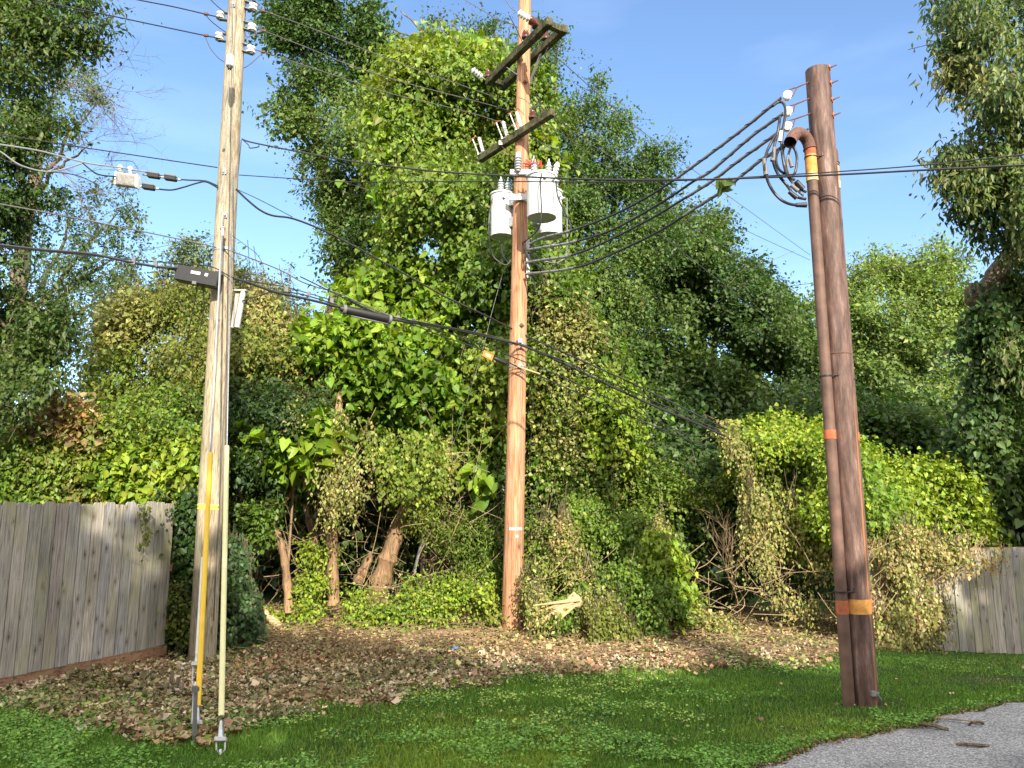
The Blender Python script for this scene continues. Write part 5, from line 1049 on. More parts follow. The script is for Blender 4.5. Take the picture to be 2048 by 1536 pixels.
# red wildlife guard: ring of thin spokes
mb = MB(); q = P(1064, 332, MY-.62)
for k in range(14):
    a = 2*math.pi*k/14; e = q+Vector((math.cos(a)*.15, math.sin(a)*.15, .02+.03*(k % 2))); mb.tube([q, e, e+Vector((0, 0, -.05))], .007, 5)
mb.tube([q+Vector((math.cos(a)*.1, math.sin(a)*.1, .015)) for a in np.linspace(0, 6.28, 16)], .006, 5)
solo(mb, 'wildlife_guard', 'red_plastic', 'red spiky plastic animal guard on the front transformer bushing', 'guard')
def lead(pts, r, label, mat='cable_black', name='lead_wire', cat='wire', group=None): return solo(MB().tube(cr(pts, 7), r, 8), name, mat, label, cat, group)
YF = MY-.62-fr-.08
lead([(1084, 346, YF), (1081, 370, YF-.03), (1083, 420, YF-.03), (1080, 448, YF), (1068, 468, YF+.2), (1048, 484, MY-.2)], .011, 'dark lead hanging down the face of the front transformer')
lead([(1112, 362, YF+.1), (1116, 395, YF), (1130, 425, YF), (1141, 450, YF), (1138, 472, YF), (1120, 485, MY-.3), (1090, 492, MY-.3)], .011, 'black lead curving down right of the front transformer')
lead([(1134, 396, MY), (1134, 430, MY), (1134, 490, MY), (1130, 515, MY), (1110, 528, MY-.2)], .008, 'thin grey vertical lead at the right of the rear transformer', 'cable_grey')
lead([(985, 398, MY), (979, 425, MY-.2), (978, 470, MY-.2), (985, 510, MY-.1), (1010, 530, MY-.1), (1022, 520, MY-.1)], .011, 'black lead looping below the left transformer')
lead([(1002, 488, MY+.1), (1006, 510, MY+.1), (1018, 528, MY)], .009, 'short black lead straight below the left transformer')
lead([(1045, 485, MY-.2), (1052, 510, MY-.25), (1072, 530, MY-.3), (1095, 545, MY-.3), (1110, 533, MY-.3), (1122, 523, MY-.3)], .012, 'black jumper sagging below the second heavy cable')
lead([(1056, 505, MY-.2), (1080, 520, MY-.3), (1100, 525, MY-.3), (1118, 528, MY-.3)], .012, 'black jumper ending in a grey splice beside the cable rack')
lead([(1062, 552, MY-.2), (1070, 570, MY-.22), (1068, 585, MY-.2), (1062, 590, MY-.1)], .013, 'short black tail hanging under the cable rack')
lead([(985, 392, YF+.4), (986, 410, YF+.4), (996, 435, YF+.4), (1010, 448, YF+.4), (1016, 465, YF+.4)], .004, 'thin copper earth wire across the left transformer', 'copper')
for (p0, p1, lab) in (((1040, 200), (1050, 160), 'first'),): pass
lead([(1065, 155, MY-.3), (1080, 130, MY-.5), (1096, 95, MY-.7)], .006, 'thin wire between pole and right end of the top crossarm', 'conductor')
lead([(1036, 195, MY-.2), (1050, 200, MY-.3), (1062, 215, MY-.3), (1058, 240, MY-.4)], .006, 'thin wire dropping to the rightmost fuse cutout', 'conductor')
# cable rack on the pole
q = MP(520)+Vector((.13, -.13, 0)); zt = P(1050, 484, MY).z; zb = P(1050, 560, MY).z
rk = thing('cable_rack', Vector((q.x, q.y, zb)), 'upright galvanised rack holding four heavy cables on the orange pole', 'bracket')
MB().box((q.x, q.y, (zt+zb)/2), (.05, .012, zt-zb)).box((q.x-.02, q.y-.02, (zt+zb)/2), (.008, .04, zt-zb)).build('channel', 'galv', rk)
for py in (498, 524, 548): 
    z = P(1055, py, MY-.15).z; MB().lathe(Vector((q.x+.05, q.y-.03, z-.03)), (0, 0, 1), [(0, .02), (.005, .036), (.02, .036), (.028, .022), (.036, .036), (.055, .036), (.06, .02)], 14).build('spool_insulator', 'porcelain_brown', rk)

# ================================================================ STEEL POLE (right)
SB = G(1728, 1410); SY = SB.y; ST = P(1635, 141, SY)
SD = (ST-SB).normalized(); SR = .118
M['pole_steel'].node_tree.nodes['lean_x'].inputs[1].default_value = -SD.x/SD.z
ps = thing('steel_pole', SB, 'thick rusty brown steel pole with conduits, right of centre', 'utility pole')
MB().tube([SB-SD*.15, SB+SD*(ST-SB).length*.55, ST], SR, 40, False).lathe(ST-SD*.01, SD, [(0, SR-.001), (.012, SR-.008), (.02, .001)], 32).build('shaft', 'pole_steel', ps)
q = SB.lerp(ST, .5)
def spt(py): return SB.lerp(ST, split_fraction(SB, ST, 0)) 
def sat(py):
    lo, hi = 0., 1.
    for _ in range(40):
        m_ = (lo+hi)/2; q = SB.lerp(ST, m_)-Vector((0, 0, EYE)); yy = 768-FPX*(-q.y*SP+q.z*CP)/(q.y*CP+q.z*SP)
        if yy > py: lo = m_
        else: hi = m_
    return SB.lerp(ST, lo)
def sleeve(off, r, y0, y1, mat, name='paint_band', parent=ps): 
    a, b_ = sat(y0)+off, sat(y1)+off; MB().tube([a, b_], r, 32, True).build(name, mat, parent)
MB().lathe(sat(712), SD, [(0, SR), (.006, SR+.004), (.014, SR+.004), (.02, SR)], 36).build('weld_seam', 'steel_rusty', ps)
def arcband(off, r, y0, y1, a0, a1, mat):
    a, b_ = sat(y0)+off, sat(y1)+off; vs = []; K = 16
    for k in range(K+1):
        an = R(a0+(a1-a0)*k/K); dv = Vector((math.cos(an), math.sin(an), 0))
        for base, rj in ((a, r+.0025), (b_, r+.0025), (b_, r-.001), (a, r-.001)): vs.append(base+dv*rj)
    MB().add(vs, [(4*k+j, 4*k+(j+1) % 4, 4*k+4+(j+1) % 4, 4*k+4+j) for k in range(K) for j in range(4)]+[(0, 1, 2, 3), (4*K+3, 4*K+2, 4*K+1, 4*K)], True).build('paint_band', mat, ps)
arcband(Vector(), SR, 1226, 1197, -170, 20, 'band_orange')
CR_ = .052; OFF1 = Vector((-.162, -.07, 0)); OFF2 = Vector((.135, .115, 0))
for off, ytop, lab in ((OFF1, 300, 'left'), (OFF2, 312, 'right')):
    a = SB+off-SD*.1; b_ = sat(ytop)+off; MB().tube([a, b_], CR_, 24).build('conduit', 'conduit_rust', ps)
    sleeve(off, CR_+.004, 365, 318, 'band_orange'); sleeve(off, CR_+.005, 369, 354, 'band_tan'); sleeve(off, CR_+.003, 318, ytop, 'band_red')
    sleeve(off, CR_+.004, 880, 862, 'band_red'); sleeve(off, CR_+.003, 1226, 1199, 'band_red')
    for yc in (322, 755, 1182):
        q = sat(yc)+off; mid = sat(yc); cl = MB().lathe(q-SD*.006, SD, [(0, CR_), (0, CR_+.008), (.012, CR_+.008), (.012, CR_)], 24)
        s = 1 if off is OFF1 else -1
        if off is OFF1: cl.tube([q+Vector((.05, -.03, 0)), q+Vector((.14, -.035, .01))], .006, 6).box(q+Vector((.125, -.03, .015)), (.05, .012, .04))
        cl.build('pipe_clamp', 'black_rubber', ps)
t1 = sat(300)+OFF1
wy = t1.y
def elbow(pts, r, name):
    path = cr(pts, 8); MB().tube(path, r, 24, False).tube(path[:2], r+.008, 24).tube(path[-3:], r+.004, 24, False).build(name, 'steel_rusty', ps)
elbow([t1-SD*.03, P(1616, 284, wy), P(1607, 271, wy-.03), P(1595, 266, wy-.08), P(1586, 274, wy-.13), P(1580, 285, wy-.18)], CR_+.006, 'weatherhead')
t2 = sat(312)+OFF2
elbow([t2-SD*.03, t2+SD*.06, t2+SD*.12+Vector((.0, .03, 0)), t2+SD*.13+Vector((-.08, .1, 0))], CR_+.006, 'weatherhead')
for (px, py) in ((1658, 142), (1659, 173), (1661, 206), (1663, 237)):
    c = sat(py+2); q = c+Vector((SR*.80, -SR*.66, 0)); dv = Vector((.8, -.66, 0)).normalized(); dr = (P(px+12, py-6, q.y-.1)-q).normalized()
    e = MB().box(q, (.045, .045, .008), (dv.cross(Vector((0, 0, 1))).normalized()*.8+Vector((0, 0, .6)), (Vector((0, 0, 1))-.7*dv.cross(Vector((0, 0, 1)))).normalized(), dv)).build('bolt_plate', 'rust_orange', ps)
    MB().tube([q, q+Vector((.07, -.0, .032))], .007, 6).build('bolt', 'steel_rusty', ps)
mb = MB(); q = sat(1385); mb.box(q+Vector((.03, -SR-.01, .02)), (.04, .05, .04)).box(q+Vector((.05, -SR-.03, .03)), (.05, .01, .012)); mb.build('ground_lug', 'galv', ps)
MB().tube([q+Vector((.06, -SR-.01, .02)), q+Vector((.11, -SR+.03, -.04)), q+Vector((.13, -SR+.07, -.12)), q+Vector((.125, -SR+.07, -.2))], .011, 7).build('ground_lead', 'galv', ps)

# ================================================================ HEAVY CABLES between the two poles
HC = [[(1060, 488), (1088, 475), (1147, 460), (1228, 429), (1293, 395), (1345, 362), (1420, 308), (1491, 254), (1546, 209), (1562, 196)],
      [(1054, 500), (1090, 494), (1147, 484), (1228, 458), (1326, 403), (1391, 360), (1423, 341), (1504, 272), (1556, 235), (1568, 226)],
      [(1052, 525), (1090, 519), (1137, 512), (1195, 491), (1293, 442), (1375, 393), (1427, 360), (1478, 321), (1551, 269), (1568, 255)],
      [(1052, 548), (1090, 544), (1130, 539), (1179, 527), (1261, 491), (1326, 458), (1391, 416), (1433, 390), (1465, 366), (1522, 320), (1546, 306)]]
LB_ = ['uppermost', 'second', 'third', 'lowest']
def yint(px, x0=1052, y0=MY-.2, x1=1600, y1=SY-.1):            # where the straight plan line crosses this column
    a = Vector((P(x0, 500, y0).x, y0)); k1 = P(x1, 220, y1); b_ = Vector((k1.x, y1)); u = (px-1024)
    lo, hi = 0, 1
    for _ in range(40):
        m_ = (lo+hi)/2; q = a.lerp(b_, m_); v = 500-280*m_; ppx = 1024+q.x/ppm(0, v, q.y)
        if ppx < px: lo = m_
        else: hi = m_
    return a.lerp(b_, lo).y
cabs = []
for i, ptsx in enumerate(HC):
    path = cr([(x, y, yint(x)) for x, y in ptsx], 10)
    cb_ = thing('service_cable', path[0], LB_[i]+' of the four heavy twisted cables between the orange pole and the steel pole', 'cable', 'heavy cables from rack to steel pole')
    MB().tube(path, .0155, 10).build('conductor', 'cable_black', cb_)
    m1 = int(len(path)*(.25 if i else .22)); m2 = int(len(path)*.56)
    MB().tube(path[:m1], .0195, 10).build('grip', 'cable_grey', cb_); MB().tube(helix(path[:m1], .0185, 4.2), .005, 5).build('wrap', 'black_rubber', cb_)
    MB().tube(path[m2:-2], .0185, 10).build('grip', 'splice_grey', cb_); MB().tube(helix(path[m2:-2], .0175, 4.2), .005, 5).build('wrap', 'black_rubber', cb_)
    cabs.append(path)
# dead-end hooks at the steel pole
for i, (ins, ring, px_, py_) in enumerate([((1573, 192), (1593, 175), 1613, 166), ((1574, 224), (1590, 209), 1614, 198), ((1573, 254), (1590, 238), 1616, 228)]):
    yy = SY-.12; hk = thing('cable_hook', P(*ins, yy), ['uppermost', 'middle', 'lowest'][i]+' white spool and iron hook tying a heavy cable to the steel pole', 'hook', 'spool hooks at the steel pole')
    S0, R0, E0 = P(*ins, yy), P(*ring, yy), sat(py_)+Vector((-.1, -.02, 0)); d = (R0-S0).normalized()
    MB().lathe(S0-Vector((.0, .035, 0)), (.2, 1, .1), [(0, .02), (.005, .042), (.02, .044), (.028, .024), (.045, .024), (.053, .044), (.068, .042), (.072, .02)], 18).build('spool_insulator', 'porcelain_white', hk)
    up = Vector((0, 0, 1)); n_ = d.cross(KY).normalized()
    MB().tube([S0-d*.03, S0+d*.04+n_*.04, R0-d*.02+n_*.012, R0], .007, 6).tube([S0-d*.02, S0+d*.05-n_*.04, R0-d*.02-n_*.012, R0], .007, 6).build('clevis', 'steel_rusty', hk)
    MB().tube([R0, E0], .008, 6).build('eye_bolt', 'steel_rusty', hk)
lead([(1546, 306, yint(1546)), (1575, 285, SY-.1), (1616, 258, SY-.05)], .011, 'end of the lowest heavy cable running to the steel pole behind the elbow')
# drip loops
YD = SY-.16
def loop(pts, r, label, sp=None, mat='cable_black'):
    t = thing('drip_loop', P(*pts[0], YD), label, 'cable', 'drip loops below the weatherhead'); path = cr([(x, y, YD+.02*math.sin(i*1.7)) for i, (x, y) in enumerate(pts)], 8)
    MB().tube(path, r*1.3, 9).build('conductor', mat, t)
    for (a, b_, rr, mt) in (sp or []): MB().tube([P(*a, YD-.01), P(*b_, YD-.01)], [rr*.8, rr, rr][0:2], 12).build('splice_sleeve', mt, t)
    return t
loop([(1546, 212), (1556, 205), (1566, 206), (1571, 222), (1566, 258), (1563, 290), (1566, 320), (1572, 345), (1580, 355), (1590, 360)], .010, 'drip loop from the uppermost cable with a whitish sleeve', [((1562, 262), (1560, 283), .02, 'guard_white')])
loop([(1560, 232), (1556, 262), (1549, 290), (1546, 320), (1556, 348), (1575, 372), (1590, 392), (1612, 398)], .011, 'drip loop from the second cable with a black taper splice', [((1549, 295), (1545, 322), .024, 'splice_grey'), ((1578, 383), (1594, 396), .026, 'black_rubber')])
loop([(1552, 270), (1540, 290), (1532, 310), (1530, 340), (1540, 372), (1558, 396), (1580, 408), (1613, 412)], .011, 'widest drip loop sweeping lowest to the left', [((1528, 318), (1532, 350), .024, 'splice_grey'), ((1592, 410), (1613, 410), .026, 'black_rubber')])
loop([(1575, 286), (1566, 300), (1568, 320), (1572, 345), (1585, 365), (1600, 378), (1612, 384)], .010, 'short drip loop with a broad black splice under the elbow', [((1592, 362), (1606, 378), .028, 'black_rubber'), ((1579, 318), (1584, 334), .02, 'splice_grey')])
loop([(1580, 288), (1590, 300), (1594, 320), (1590, 345), (1580, 352), (1570, 348), (1558, 338), (1552, 318), (1558, 300), (1570, 292)], .010, 'closed black drip loop hanging straight under the elbow opening')
loop([(1584, 288), (1578, 305), (1574, 325), (1580, 352), (1590, 375), (1608, 392)], .009, 'inner grey drip loop coming out of the elbow', [((1582, 370), (1596, 382), .022, 'splice_grey')], 'splice_grey')

# ================================================================ AERIAL LINES
def line(pts, r, label, mat='cable_black', name='overhead_wire', cat='wire', group=None, n=6):
    path = cr(pts, 10); t = MB().tube(path, r, n, False); return solo(t, name, mat, label, cat, group), path
LX = LY-.05
def toleft(px): return LY-.15-(px-440)*-.0  
def lineY(x0, Y0, x1, Y1):                                     # straight in plan between two columns
    a = (P(x0, 500, Y0).x, Y0); b_ = (P(x1, 500, Y1).x, Y1)
    def f(px):
        k = ppm(0, 500, 1)*(px-1024); # x = k*Y on that ray
        dx, dy_ = b_[0]-a[0], b_[1]-a[1]; t = (k*a[1]-a[0])/(dx-k*dy_); return a[1]+t*dy_
    return f
fL = lineY(440, LY-.1, -60, 8.2); fR = lineY(470, LY-.1, 1040, MY-.25); fRF = lineY(480, LY-.15, 1680, SY-.35); fM = lineY(1030, MY-.2, 1460, 12.0)
def L2(pts, f): return [(x, y, f(x)) for x, y in pts]
line(L2([(-40, -30), (68, 0), (182, 23), (300, 48), (410, 71), (436, 76)], fL), .008, 'dark wire to the lowest left-hand spool of the grey pole', group=None)
line(L2([(200, -18), (278, 0), (345, 13), (410, 28), (436, 34)], fL), .008, 'dark wire to the middle left-hand spool of the grey pole')
line(L2([(410, 71), (420, 95), (436, 115), (449, 124)], fL), .006, 'curled tap wire below the lowest left-hand spool')
line(L2([(410, 28), (422, 42), (438, 55), (452, 65)], fL), .006, 'curled tap wire below the middle left-hand spool')
line(L2([(418, -4), (432, 10), (450, 25)], fL), .006, 'tap wire below the topmost left-hand spool')
fb_ = lineY(500, LY-.05, 1160, 13.0)
line(L2([(506, 12), (528, 22), (611, 52), (702, 88), (793, 124), (956, 182), (1010, 200), (1080, 215), (1200, 300), (1450, 440), (1620, 520)], (lambda x: float(np.interp(x, [500, 1110, 1620], [LY, 12.9, 21])))), .007, 'uppermost bare wire from the right-hand spools through the trees', 'conductor', group='line wires to the right')
line(L2([(503, 53), (528, 62), (611, 94), (702, 131), (819, 168), (1000, 216), (1110, 260), (1300, 395), (1600, 590)], (lambda x: float(np.interp(x, [500, 1110, 1620], [LY, 12.9, 21])))), .007, 'middle bare wire from the right-hand spools through the trees', 'conductor')
line(L2([(500, 97), (526, 104), (600, 128), (676, 153), (777, 186), (972, 235), (1090, 290), (1270, 430), (1540, 640)], (lambda x: float(np.interp(x, [500, 1110, 1620], [LY, 12.9, 21])))), .007, 'lowest bare wire from the right-hand spools through the trees', 'conductor')
line([(526, 104, LY), (510, 120, LY), (495, 132, LY), (486, 136, LY)], .006, 'curled tap wire below the lowest right-hand spool', 'conductor')
line([(528, 62, LY), (512, 66, LY), (497, 74, LY), (486, 68, LY)], .006, 'curled tap wire below the middle right-hand spool', 'conductor')
for (x, y, lab) in ((526, 22, 'topmost right'), (528, 62, 'middle right'), (526, 104, 'lowest right'), (412, 28, 'middle left'), (412, 71, 'lowest left')):
    q = P(x, y, fL(x) if x < 440 else LY); solo(MB().box(q, (.055, .03, .028)).lathe(q-Vector((0, .02, 0)), (0, 1, 0), [(0, .012), (.04, .012)], 6), 'wire_clamp', 'steel_rusty', 'small brown wire clamp beside the '+lab+'-hand spool', 'clamp', 'wire clamps near the spools')
line([(1000, -20, MY-.9), (1018, 10, MY-.9), (1030, 22, MY-.9)], .007, 'wire arriving at the top of the orange pole from the left', 'conductor')
line([(930, 0, 14), (1003, 42, 13), (1036, 55, 12.6), (1120, 120, 14), (1250, 235, 17), (1400, 350, 20), (1620, 510, 25)], .009, 'long thin wire crossing the open sky right of the orange pole', 'conductor')
line([(1680, 560, 26), (1780, 538, 24), (1950, 512, 20)], .010, 'thin wire in front of the pale tree at the right', 'conductor'); line([(1540, 575, 28), (1580, 572, 27), (1625, 566, 26)], .010, 'short span of thin wire left of the steel pole', 'conductor')
line(L2([(-40, 262), (0, 269), (200, 300), (435, 335)], fL), .007, 'dark wire reaching the grey pole above the amplifier box')
line([(485, 279, LX), (497, 290, LX), (500, 296, LX), (516, 294, LX), (518, 290, LX)], .007, 'short loop of wire right of the grey pole')
line(L2([(484, 278), (505, 285), (600, 304), (700, 322), (800, 335), (900, 345), (1040, 353), (1200, 359), (1400, 359), (1500, 356), (1680, 349), (1850, 340), (2110, 327), (2900, 285)], fRF), .010, 'thick black cable running right in front of the transformers and the steel pole', name='overhead_cable', cat='cable', n=8)
line(L2([(478, 350), (600, 358), (700, 364), (860, 363), (1040, 363), (1200, 364), (1400, 360), (1500, 354), (1600, 348), (1680, 343), (1850, 330), (2110, 303), (2900, 225)], fRF), .006, 'thinner black wire running right just below the thick one')
line(L2([(-40, 282), (0, 289), (80, 302), (170, 325), (232, 334), (300, 345)], fL), .010, 'silvery strand carrying the amplifier box at the left', 'cable_grey')
line(L2([(-40, 285), (0, 303), (40, 330), (90, 343), (130, 338), (165, 326)], fL), .009, 'pale sagging cable left of the amplifier box', 'cable_grey', 'overhead_cable', 'cable')
line(L2([(0, 316), (60, 338), (150, 350), (200, 372)], fL), .006, 'thin dark wire sagging at the left edge below the pale cable')
line(L2([(165, 326), (195, 348), (232, 353)], fL), .009, 'black cable entering the left end of the amplifier box', name='overhead_cable', cat='cable')
line(L2([(290, 344), (355, 358), (400, 361), (415, 363), (436, 372)], fL), .009, 'black cable bending into the grey pole beyond the upper splices', name='overhead_cable', cat='cable')
line(L2([(300, 376), (340, 380), (365, 375), (395, 366), (413, 364), (436, 376)], fL), .010, 'black cable rising from the lower splice to the grey pole', name='overhead_cable', cat='cable')
line(L2([(210, 322), (260, 322), (272, 332), (277, 340)], fL), .004, 'thin wire hoop above the amplifier box')
YA = fL(270)
am = thing('amplifier_box', P(268, 372, YA), 'silver finned amplifier box hanging from the strand left of the grey pole', 'amplifier'); q0, q1 = P(234, 358, YA), P(276, 364, YA)
dv = (q1-q0).normalized(); up = Vector((0, 0, 1)); nn = dv.cross(up).normalized(); ctr = (q0+q1)/2; wbx = (q1-q0).length; hbx = 26*ppm(255, 358, YA)
MB().box(ctr, (wbx, .08, hbx), (dv, nn, up)).build('housing', 'alum', am, .008)
mb = MB()
for k in range(16): mb.box(ctr+dv*(wbx*(k/15-.5)*.86)+nn*.045, (.005, .03, hbx*.8), (dv, nn, up))
mb.build('cooling_fins', 'alum', am)
for s in (-.36, .12): MB().box(ctr+dv*wbx*s+up*(hbx/2+.03), (.03, .03, .07), (dv, nn, up)).lathe(ctr+dv*wbx*s+up*(hbx/2+.07)+nn*.02, nn, [(-.02, .03), (.01, .03)], 10).build('strand_clamp', 'guard_white', am)
for s in (-.5, .5): MB().box(ctr+dv*wbx*s, (.02, .09, hbx*1.08), (dv, nn, up)).build('end_rib', 'guard_white', am)
def splice(px, py, lab, Y=None, w=.15):
    Y = Y or fL(px); q = P(px, py, Y); t = thing('cable_splice', q, lab, 'splice', 'cable splices left of the grey pole')
    MB().box(q, (w, .07, .055), (dv, nn, up)).build('housing', 'black_rubber', t, .008); MB().box(q+up*.034, (w*.95, .072, .02), (dv, nn, up)).build('lid', 'splice_grey', t, .004)
    for s in (-.5, .5): MB().tube([q+dv*w*s, q+dv*(w*s+.06*s/abs(s))], .014, 8).build('port', 'galv', t)
splice(307, 352, 'left of the two upper cable splices beside the grey pole'); splice(341, 357, 'right of the two upper cable splices, nearest the grey pole'); splice(297, 375, 'lower cable splice just right of the amplifier box')
# lower-left lines
line(L2([(-40, 399), (0, 408), (130, 432), (300, 466), (431, 494), (465, 503), (560, 540), (609, 566), (675, 586), (700, 597), (779, 632)], lambda x: fL(x) if x < 440 else (LY-.15 if x < 470 else fR(x))), .008, 'steel messenger wire strapped to the grey pole below the insulator plate', 'conductor')
fk = lambda x: fL(x)-.05
line(L2([(-40, 484), (0, 490), (90, 500), (182, 508), (260, 524), (319, 534), (358, 536)], fk), .016, 'thick black cable entering the left end of the black terminal box', name='overhead_cable', cat='cable', n=8)
line(L2([(0, 494), (182, 511), (260, 519), (330, 525), (420, 533), (470, 556), (560, 572), (615, 586), (675, 604)], lambda x: fk(x) if x < 440 else fR(x)), .007, 'thin strand above the black terminal box')
YB = fk(395)-.02; q0, q1 = P(357, 547, YB), P(440, 563, YB); dvb = (q1-q0).normalized(); dvb2 = Vector((dvb.x, dvb.y, dvb.z)); nb = dvb2.cross(up).normalized(); ub = nb.cross(dvb2).normalized(); ctr = (q0+q1)/2; wb = (q1-q0).length
tb = thing('terminal_box', ctr, 'black rectangular terminal box with white number stickers, hung left of the grey pole', 'terminal box')
h_ = 31*ppm(390, 550, YB); bx = MB().box(ctr, (wb, .16, h_), (dvb2, nb, ub)).build('housing', 'box_black', tb, .006)
fc = ctr+nb*(.081 if nb.y < 0 else -.081); fn = nb if nb.y < 0 else -nb
MB().box(fc+ub*(-h_*.42), (wb*.98, .01, h_*.08), (dvb2, nb, ub)).build('lower_lip', 'box_black', tb); MB().box(fc-ub*h_*.5+dvb2*.05*0, (.05, .03, .035), (dvb2, nb, ub)).build('latch', 'splice_grey', tb)
s1 = MB().box(fc+dvb2*(-.02)+ub*h_*.17, (.115, .004, .036), (dvb2, nb, ub)).build('sticker', 'white_label', tb); s2 = MB().box(fc+dvb2*.115+ub*h_*.17, (.036, .004, .036), (dvb2, nb, ub)).build('sticker', 'white_label', tb)
text_mesh('2571', .04, 'number', 'ink', s1, fc+fn*.0025+dvb2*(-.02)+ub*h_*.17, dvb2, ub, .0006); text_mesh('8', .034, 'number', 'ink', s2, fc+fn*.0025+dvb2*.115+ub*h_*.17, dvb2, ub, .0006)
MB().tube([P(330, 534, YB), P(360, 540, YB)], [.017, .028], 10).build('cable_port', 'black_rubber', tb)
lead([(395, 570, YB), (390, 600, YB+.1), (380, 650, YB+.2), (372, 690, YB+.3)], .006, 'thin dangling wire under the black terminal box')
lead([(405, 570, YB), (408, 610, YB+.1), (400, 660, YB+.2)], .006, 'second dangling wire under the black terminal box')
# right of the grey pole: bundle and closures
fb2 = lambda x: fR(x)-.04
line(L2([(466, 556), (500, 566), (547, 583), (609, 597), (678, 614), (700, 620)], fb2), .018, 'thick black cable leaving the grey pole rightwards', name='overhead_cable', cat='cable', n=8)
line(L2([(484, 602), (510, 594), (547, 584), (600, 588), (675, 610)], fb2), .009, 'black cable rising from the slotted closure to the bundle', name='overhead_cable', cat='cable')
line(L2([(460, 468), (490, 490), (515, 510), (527, 535), (520, 547), (480, 550)], lambda x: LY-.12), .004, 'thin wire hoop right of the grey pole')
q0, q1 = P(487, 583, LY-.05), P(474, 655, LY-.05)
cl = thing('slotted_closure', q1, 'pale grey slotted closure hung upright against the right side of the grey pole', 'closure')
dd = (q1-q0).normalized(); MB().bar(q0, q1, .05, .05, (0, -1, 0)).build('cover', 'guard_white', cl, .004); MB().bar(q0+Vector((-.08, .03, -.02)), q1+Vector((-.06, .03, 0)), .05, .05, (0, -1, 0)).build('cover', 'alum', cl, .004)
MB().box(q0+Vector((-.04, .01, .01)), (.17, .09, .02)).build('cap', 'alum', cl); MB().bar(q0+Vector((-.03, .0, -.03)), q1+Vector((-.03, 0, .02)), .03, .03, (0, -1, 0)).build('groove', 'twig', cl)
def spacer(px, py, Y, i):
    q = P(px, py, Y); solo(MB().box(q, (.045, .025, .075)), 'cable_spacer', 'splice_grey', ['grey spacer clip on the strand, leftmost of the row', 'grey spacer clip on the strand, second from left', 'grey spacer clip on the strand just right of the slotted closure', 'grey spacer clip on the strand, fourth from left', 'grey spacer clip on the strand left of the black sleeve', 'grey spacer clip just right of the black sleeve', 'grey spacer clip, rightmost of the row'][i], 'clip', 'spacer clips on the strand')
for i, (px, py) in enumerate([(267, 523), (311, 528), (573, 579), (617, 589), (664, 602), (797, 635), (827, 642)]): spacer(px, py, (fk(px) if px < 440 else fR(px)-.03), i)
# long black sleeve
q0, q1 = P(680, 617, fb2(680)), P(784, 640, fb2(784)); d = (q1-q0).normalized()
sv_ = thing('splice_sleeve', q1, 'long black tubular splice sleeve hanging over the catalpa leaves', 'splice')
MB().lathe(q0, d, [(0, .03), (.03, .045), (.1, .058), ((q1-q0).length-.08, .058), ((q1-q0).length-.02, .05), ((q1-q0).length, .03)], 20).build('body', 'black_rubber', sv_)
MB().tube([q0+d*.15-up*.065, q1-d*.03-up*.07], .012, 7).build('side_rail', 'splice_grey', sv_)
for s in (.05, .92): MB().lathe(q0+d*(q1-q0).length*s, d, [(0, .06), (.0, .066), (.04, .066), (.04, .06)], 18).build('clamp_ring', 'splice_grey', sv_)
fbm = lambda x: fR(x)-.06 if x < 1045 else fM(x)
line(L2([(784, 639), (847, 648), (905, 658), (965, 671), (1022, 685), (1050, 693), (1120, 723), (1200, 762), (1300, 808), (1400, 850), (1468, 880)], fbm), .019, 'thick black cable passing in front of the orange pole to the right-hand vine mound', name='overhead_cable', cat='cable', n=8)
line(L2([(700, 600), (760, 628), (850, 646), (965, 668), (1035, 688), (1120, 719), (1200, 755), (1330, 812), (1440, 862)], lambda x: fbm(x)-.02), .009, 'thin strand lashed along the thick cable past the orange pole')
line(L2([(784, 639), (833, 652), (888, 674), (965, 700), (1019, 726), (1055, 740), (1120, 770), (1250, 828), (1400, 890)], fbm), .009, 'thin black wire carrying the orange tag')
line(L2([(472, 378), (495, 400), (520, 420), (545, 431), (585, 437), (640, 458), (700, 488), (806, 546), (888, 592), (965, 628), (1019, 655), (1060, 675), (1150, 715), (1250, 760), (1350, 808), (1460, 862)], lambda x: fbm(x)-.05 if x < 1015 else fM(x)+.1), .013, 'black cable sloping down from the grey pole past the orange pole', name='overhead_cable', cat='cable', n=7)
line(L2([(600, 553), (680, 592), (760, 632), (850, 652), (965, 690), (1030, 716), (1120, 752), (1250, 812), (1380, 872)], fbm), .008, 'thin black wire between the thick cable and the tag wire')
line(L2([(472, 378), (520, 400), (585, 434)], lambda x: fR(x)-.05), .005, 'thin guy strand above the sloping black cable')
q = P(976, 711, fbm(976)-.03); d = (P(990, 716, fbm(990))-P(965, 703, fbm(965))).normalized(); nq = d.cross(up).normalized(); uq = nq.cross(d)
ot = thing('cable_tag', q, 'orange plastic tag with a white label on the wire left of the orange pole', 'tag')
MB().box(q, (.17, .01, .095), (d, nq, uq)).build('plate', 'orange_plastic', ot, .003); MB().box(q+(nq if nq.y < 0 else -nq)*.006, (.085, .003, .03), (d, nq, uq)).build('label', 'white_label', ot)
q0, q1 = P(988, 716, fbm(988)), P(1014, 728, fbm(1014)); solo(MB().tube([q0, q0.lerp(q1, .1), q0.lerp(q1, .9), q1], [.012, .03, .03, .014], 12), 'wire_splice', 'black_rubber', 'black splice between the orange tag and the orange pole', 'splice')
solo(MB().tube(cr([(1024, 728, MY-.26), (1050, 738, MY-.3), (1080, 748, MY-.2)], 6), .013, 9), 'guard_tube', 'fresh_cut', 'pale cream tube around the wire right of the orange pole', 'tube')
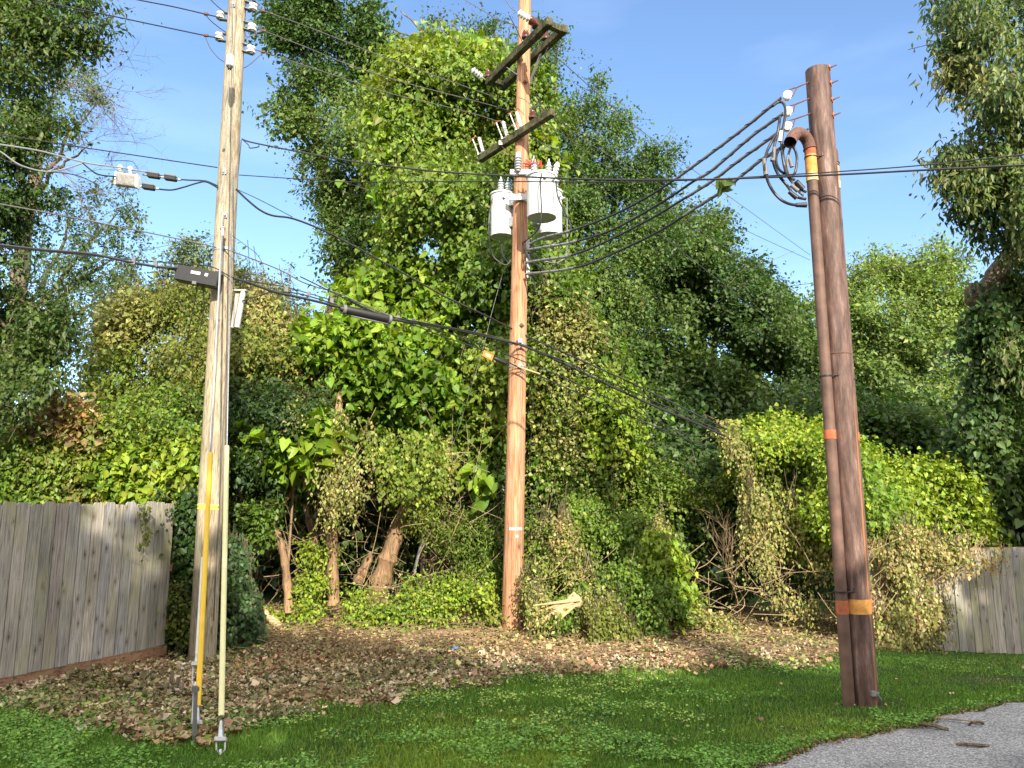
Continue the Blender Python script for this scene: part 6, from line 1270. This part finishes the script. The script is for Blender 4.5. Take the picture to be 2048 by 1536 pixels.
for i, (px, py) in enumerate(((1040, 686), (1040, 735))): q = mfront(py, px); solo(MB().box(q-KY*.03, (.06, .05, .06)).tube([q-KY*.06+KX*.02, q-KY*.02+KX*.02-up*.1, q-KY*.06-KX*.02-up*.12], .006, 6), 'cable_clamp', 'galv', ['upper', 'lower'][i]+' metal cable clamp on the front of the orange pole', 'clamp', 'cable clamps on the orange pole')
lead([(1030, 690, MY-.25), (1036, 712, MY-.28), (1028, 726, MY-.25)], .004, 'thin curl of wire between the two clamps on the orange pole')
line([(1006, 545, MY+.6), (985, 620, MY+.5), (965, 700, MY+.4), (935, 800, MY+.5), (906, 890, MY+.7)], .0032, 'pale rope slanting down left of the orange pole', 'cable_grey', 'rope', 'rope')
# leaf caught on the cables, litter scrap, sticks on the road
q = P(1446, 368, yint(1446)-.05)
rgl = np.random.default_rng(4); pp = np.array([q])+rgl.normal(0, .03, (7, 3)); o = leaf_object('caught_leaves', [(leaf_arrays(pp, rgl.normal(0, 1, (7, 3))+np.array([0, 0, -1.2]), rgl.normal(0, 1, (7, 3))+np.array([0, -1, 0]), np.full(7, .12), .8, 'heart'), np.tile([.10, .15, .03], (7, 1)), 'heart')], 'leaf', org=q); tag(o, 'small bunch of vine leaves caught where the cables cross in the sky', 'leaves')
q = G(908, 1306)+Vector((0, 0, .05)); solo(MB().box(q, (.06, .04, .02), (Vector((.8, .3, .2)).normalized(), Vector((-.3, .8, .1)).normalized(), Vector((-.1, -.1, 1)).normalized())).box(q+Vector((.03, .01, .015)), (.05, .03, .012)), 'litter_scrap', 'litter_blue', 'tiny blue and white scrap of litter on the dead leaves', 'litter')
def road_stick(pts, r, lab, mat='twig'):
    solo(MB().tube([G(x, y)+Vector((0, 0, .022+dz)) for x, y, dz in pts], r, 6), 'stick', mat, lab, 'stick', 'sticks on the road')
road_stick([(1914, 1495, 0), (1930, 1499, .015), (1955, 1500, .01), (1978, 1498, 0)], .012, 'short thick dark stick lying nearest on the road', 'bark')
road_stick([(1868, 1441, 0), (1905, 1447, .01), (1942, 1453, .02), (1968, 1452, .01)], .006, 'long thin reddish twig at the edge of the road')
road_stick([(1938, 1456, 0), (1945, 1459, .03), (1960, 1455, .02), (1967, 1453, 0)], .01, 'curled piece of bark on the road', 'bark')
road_stick([(1845, 1456, .01), (1870, 1463, .02), (1898, 1466, 0)], .014, 'grassy grey twig lying across the road edge', 'bark')
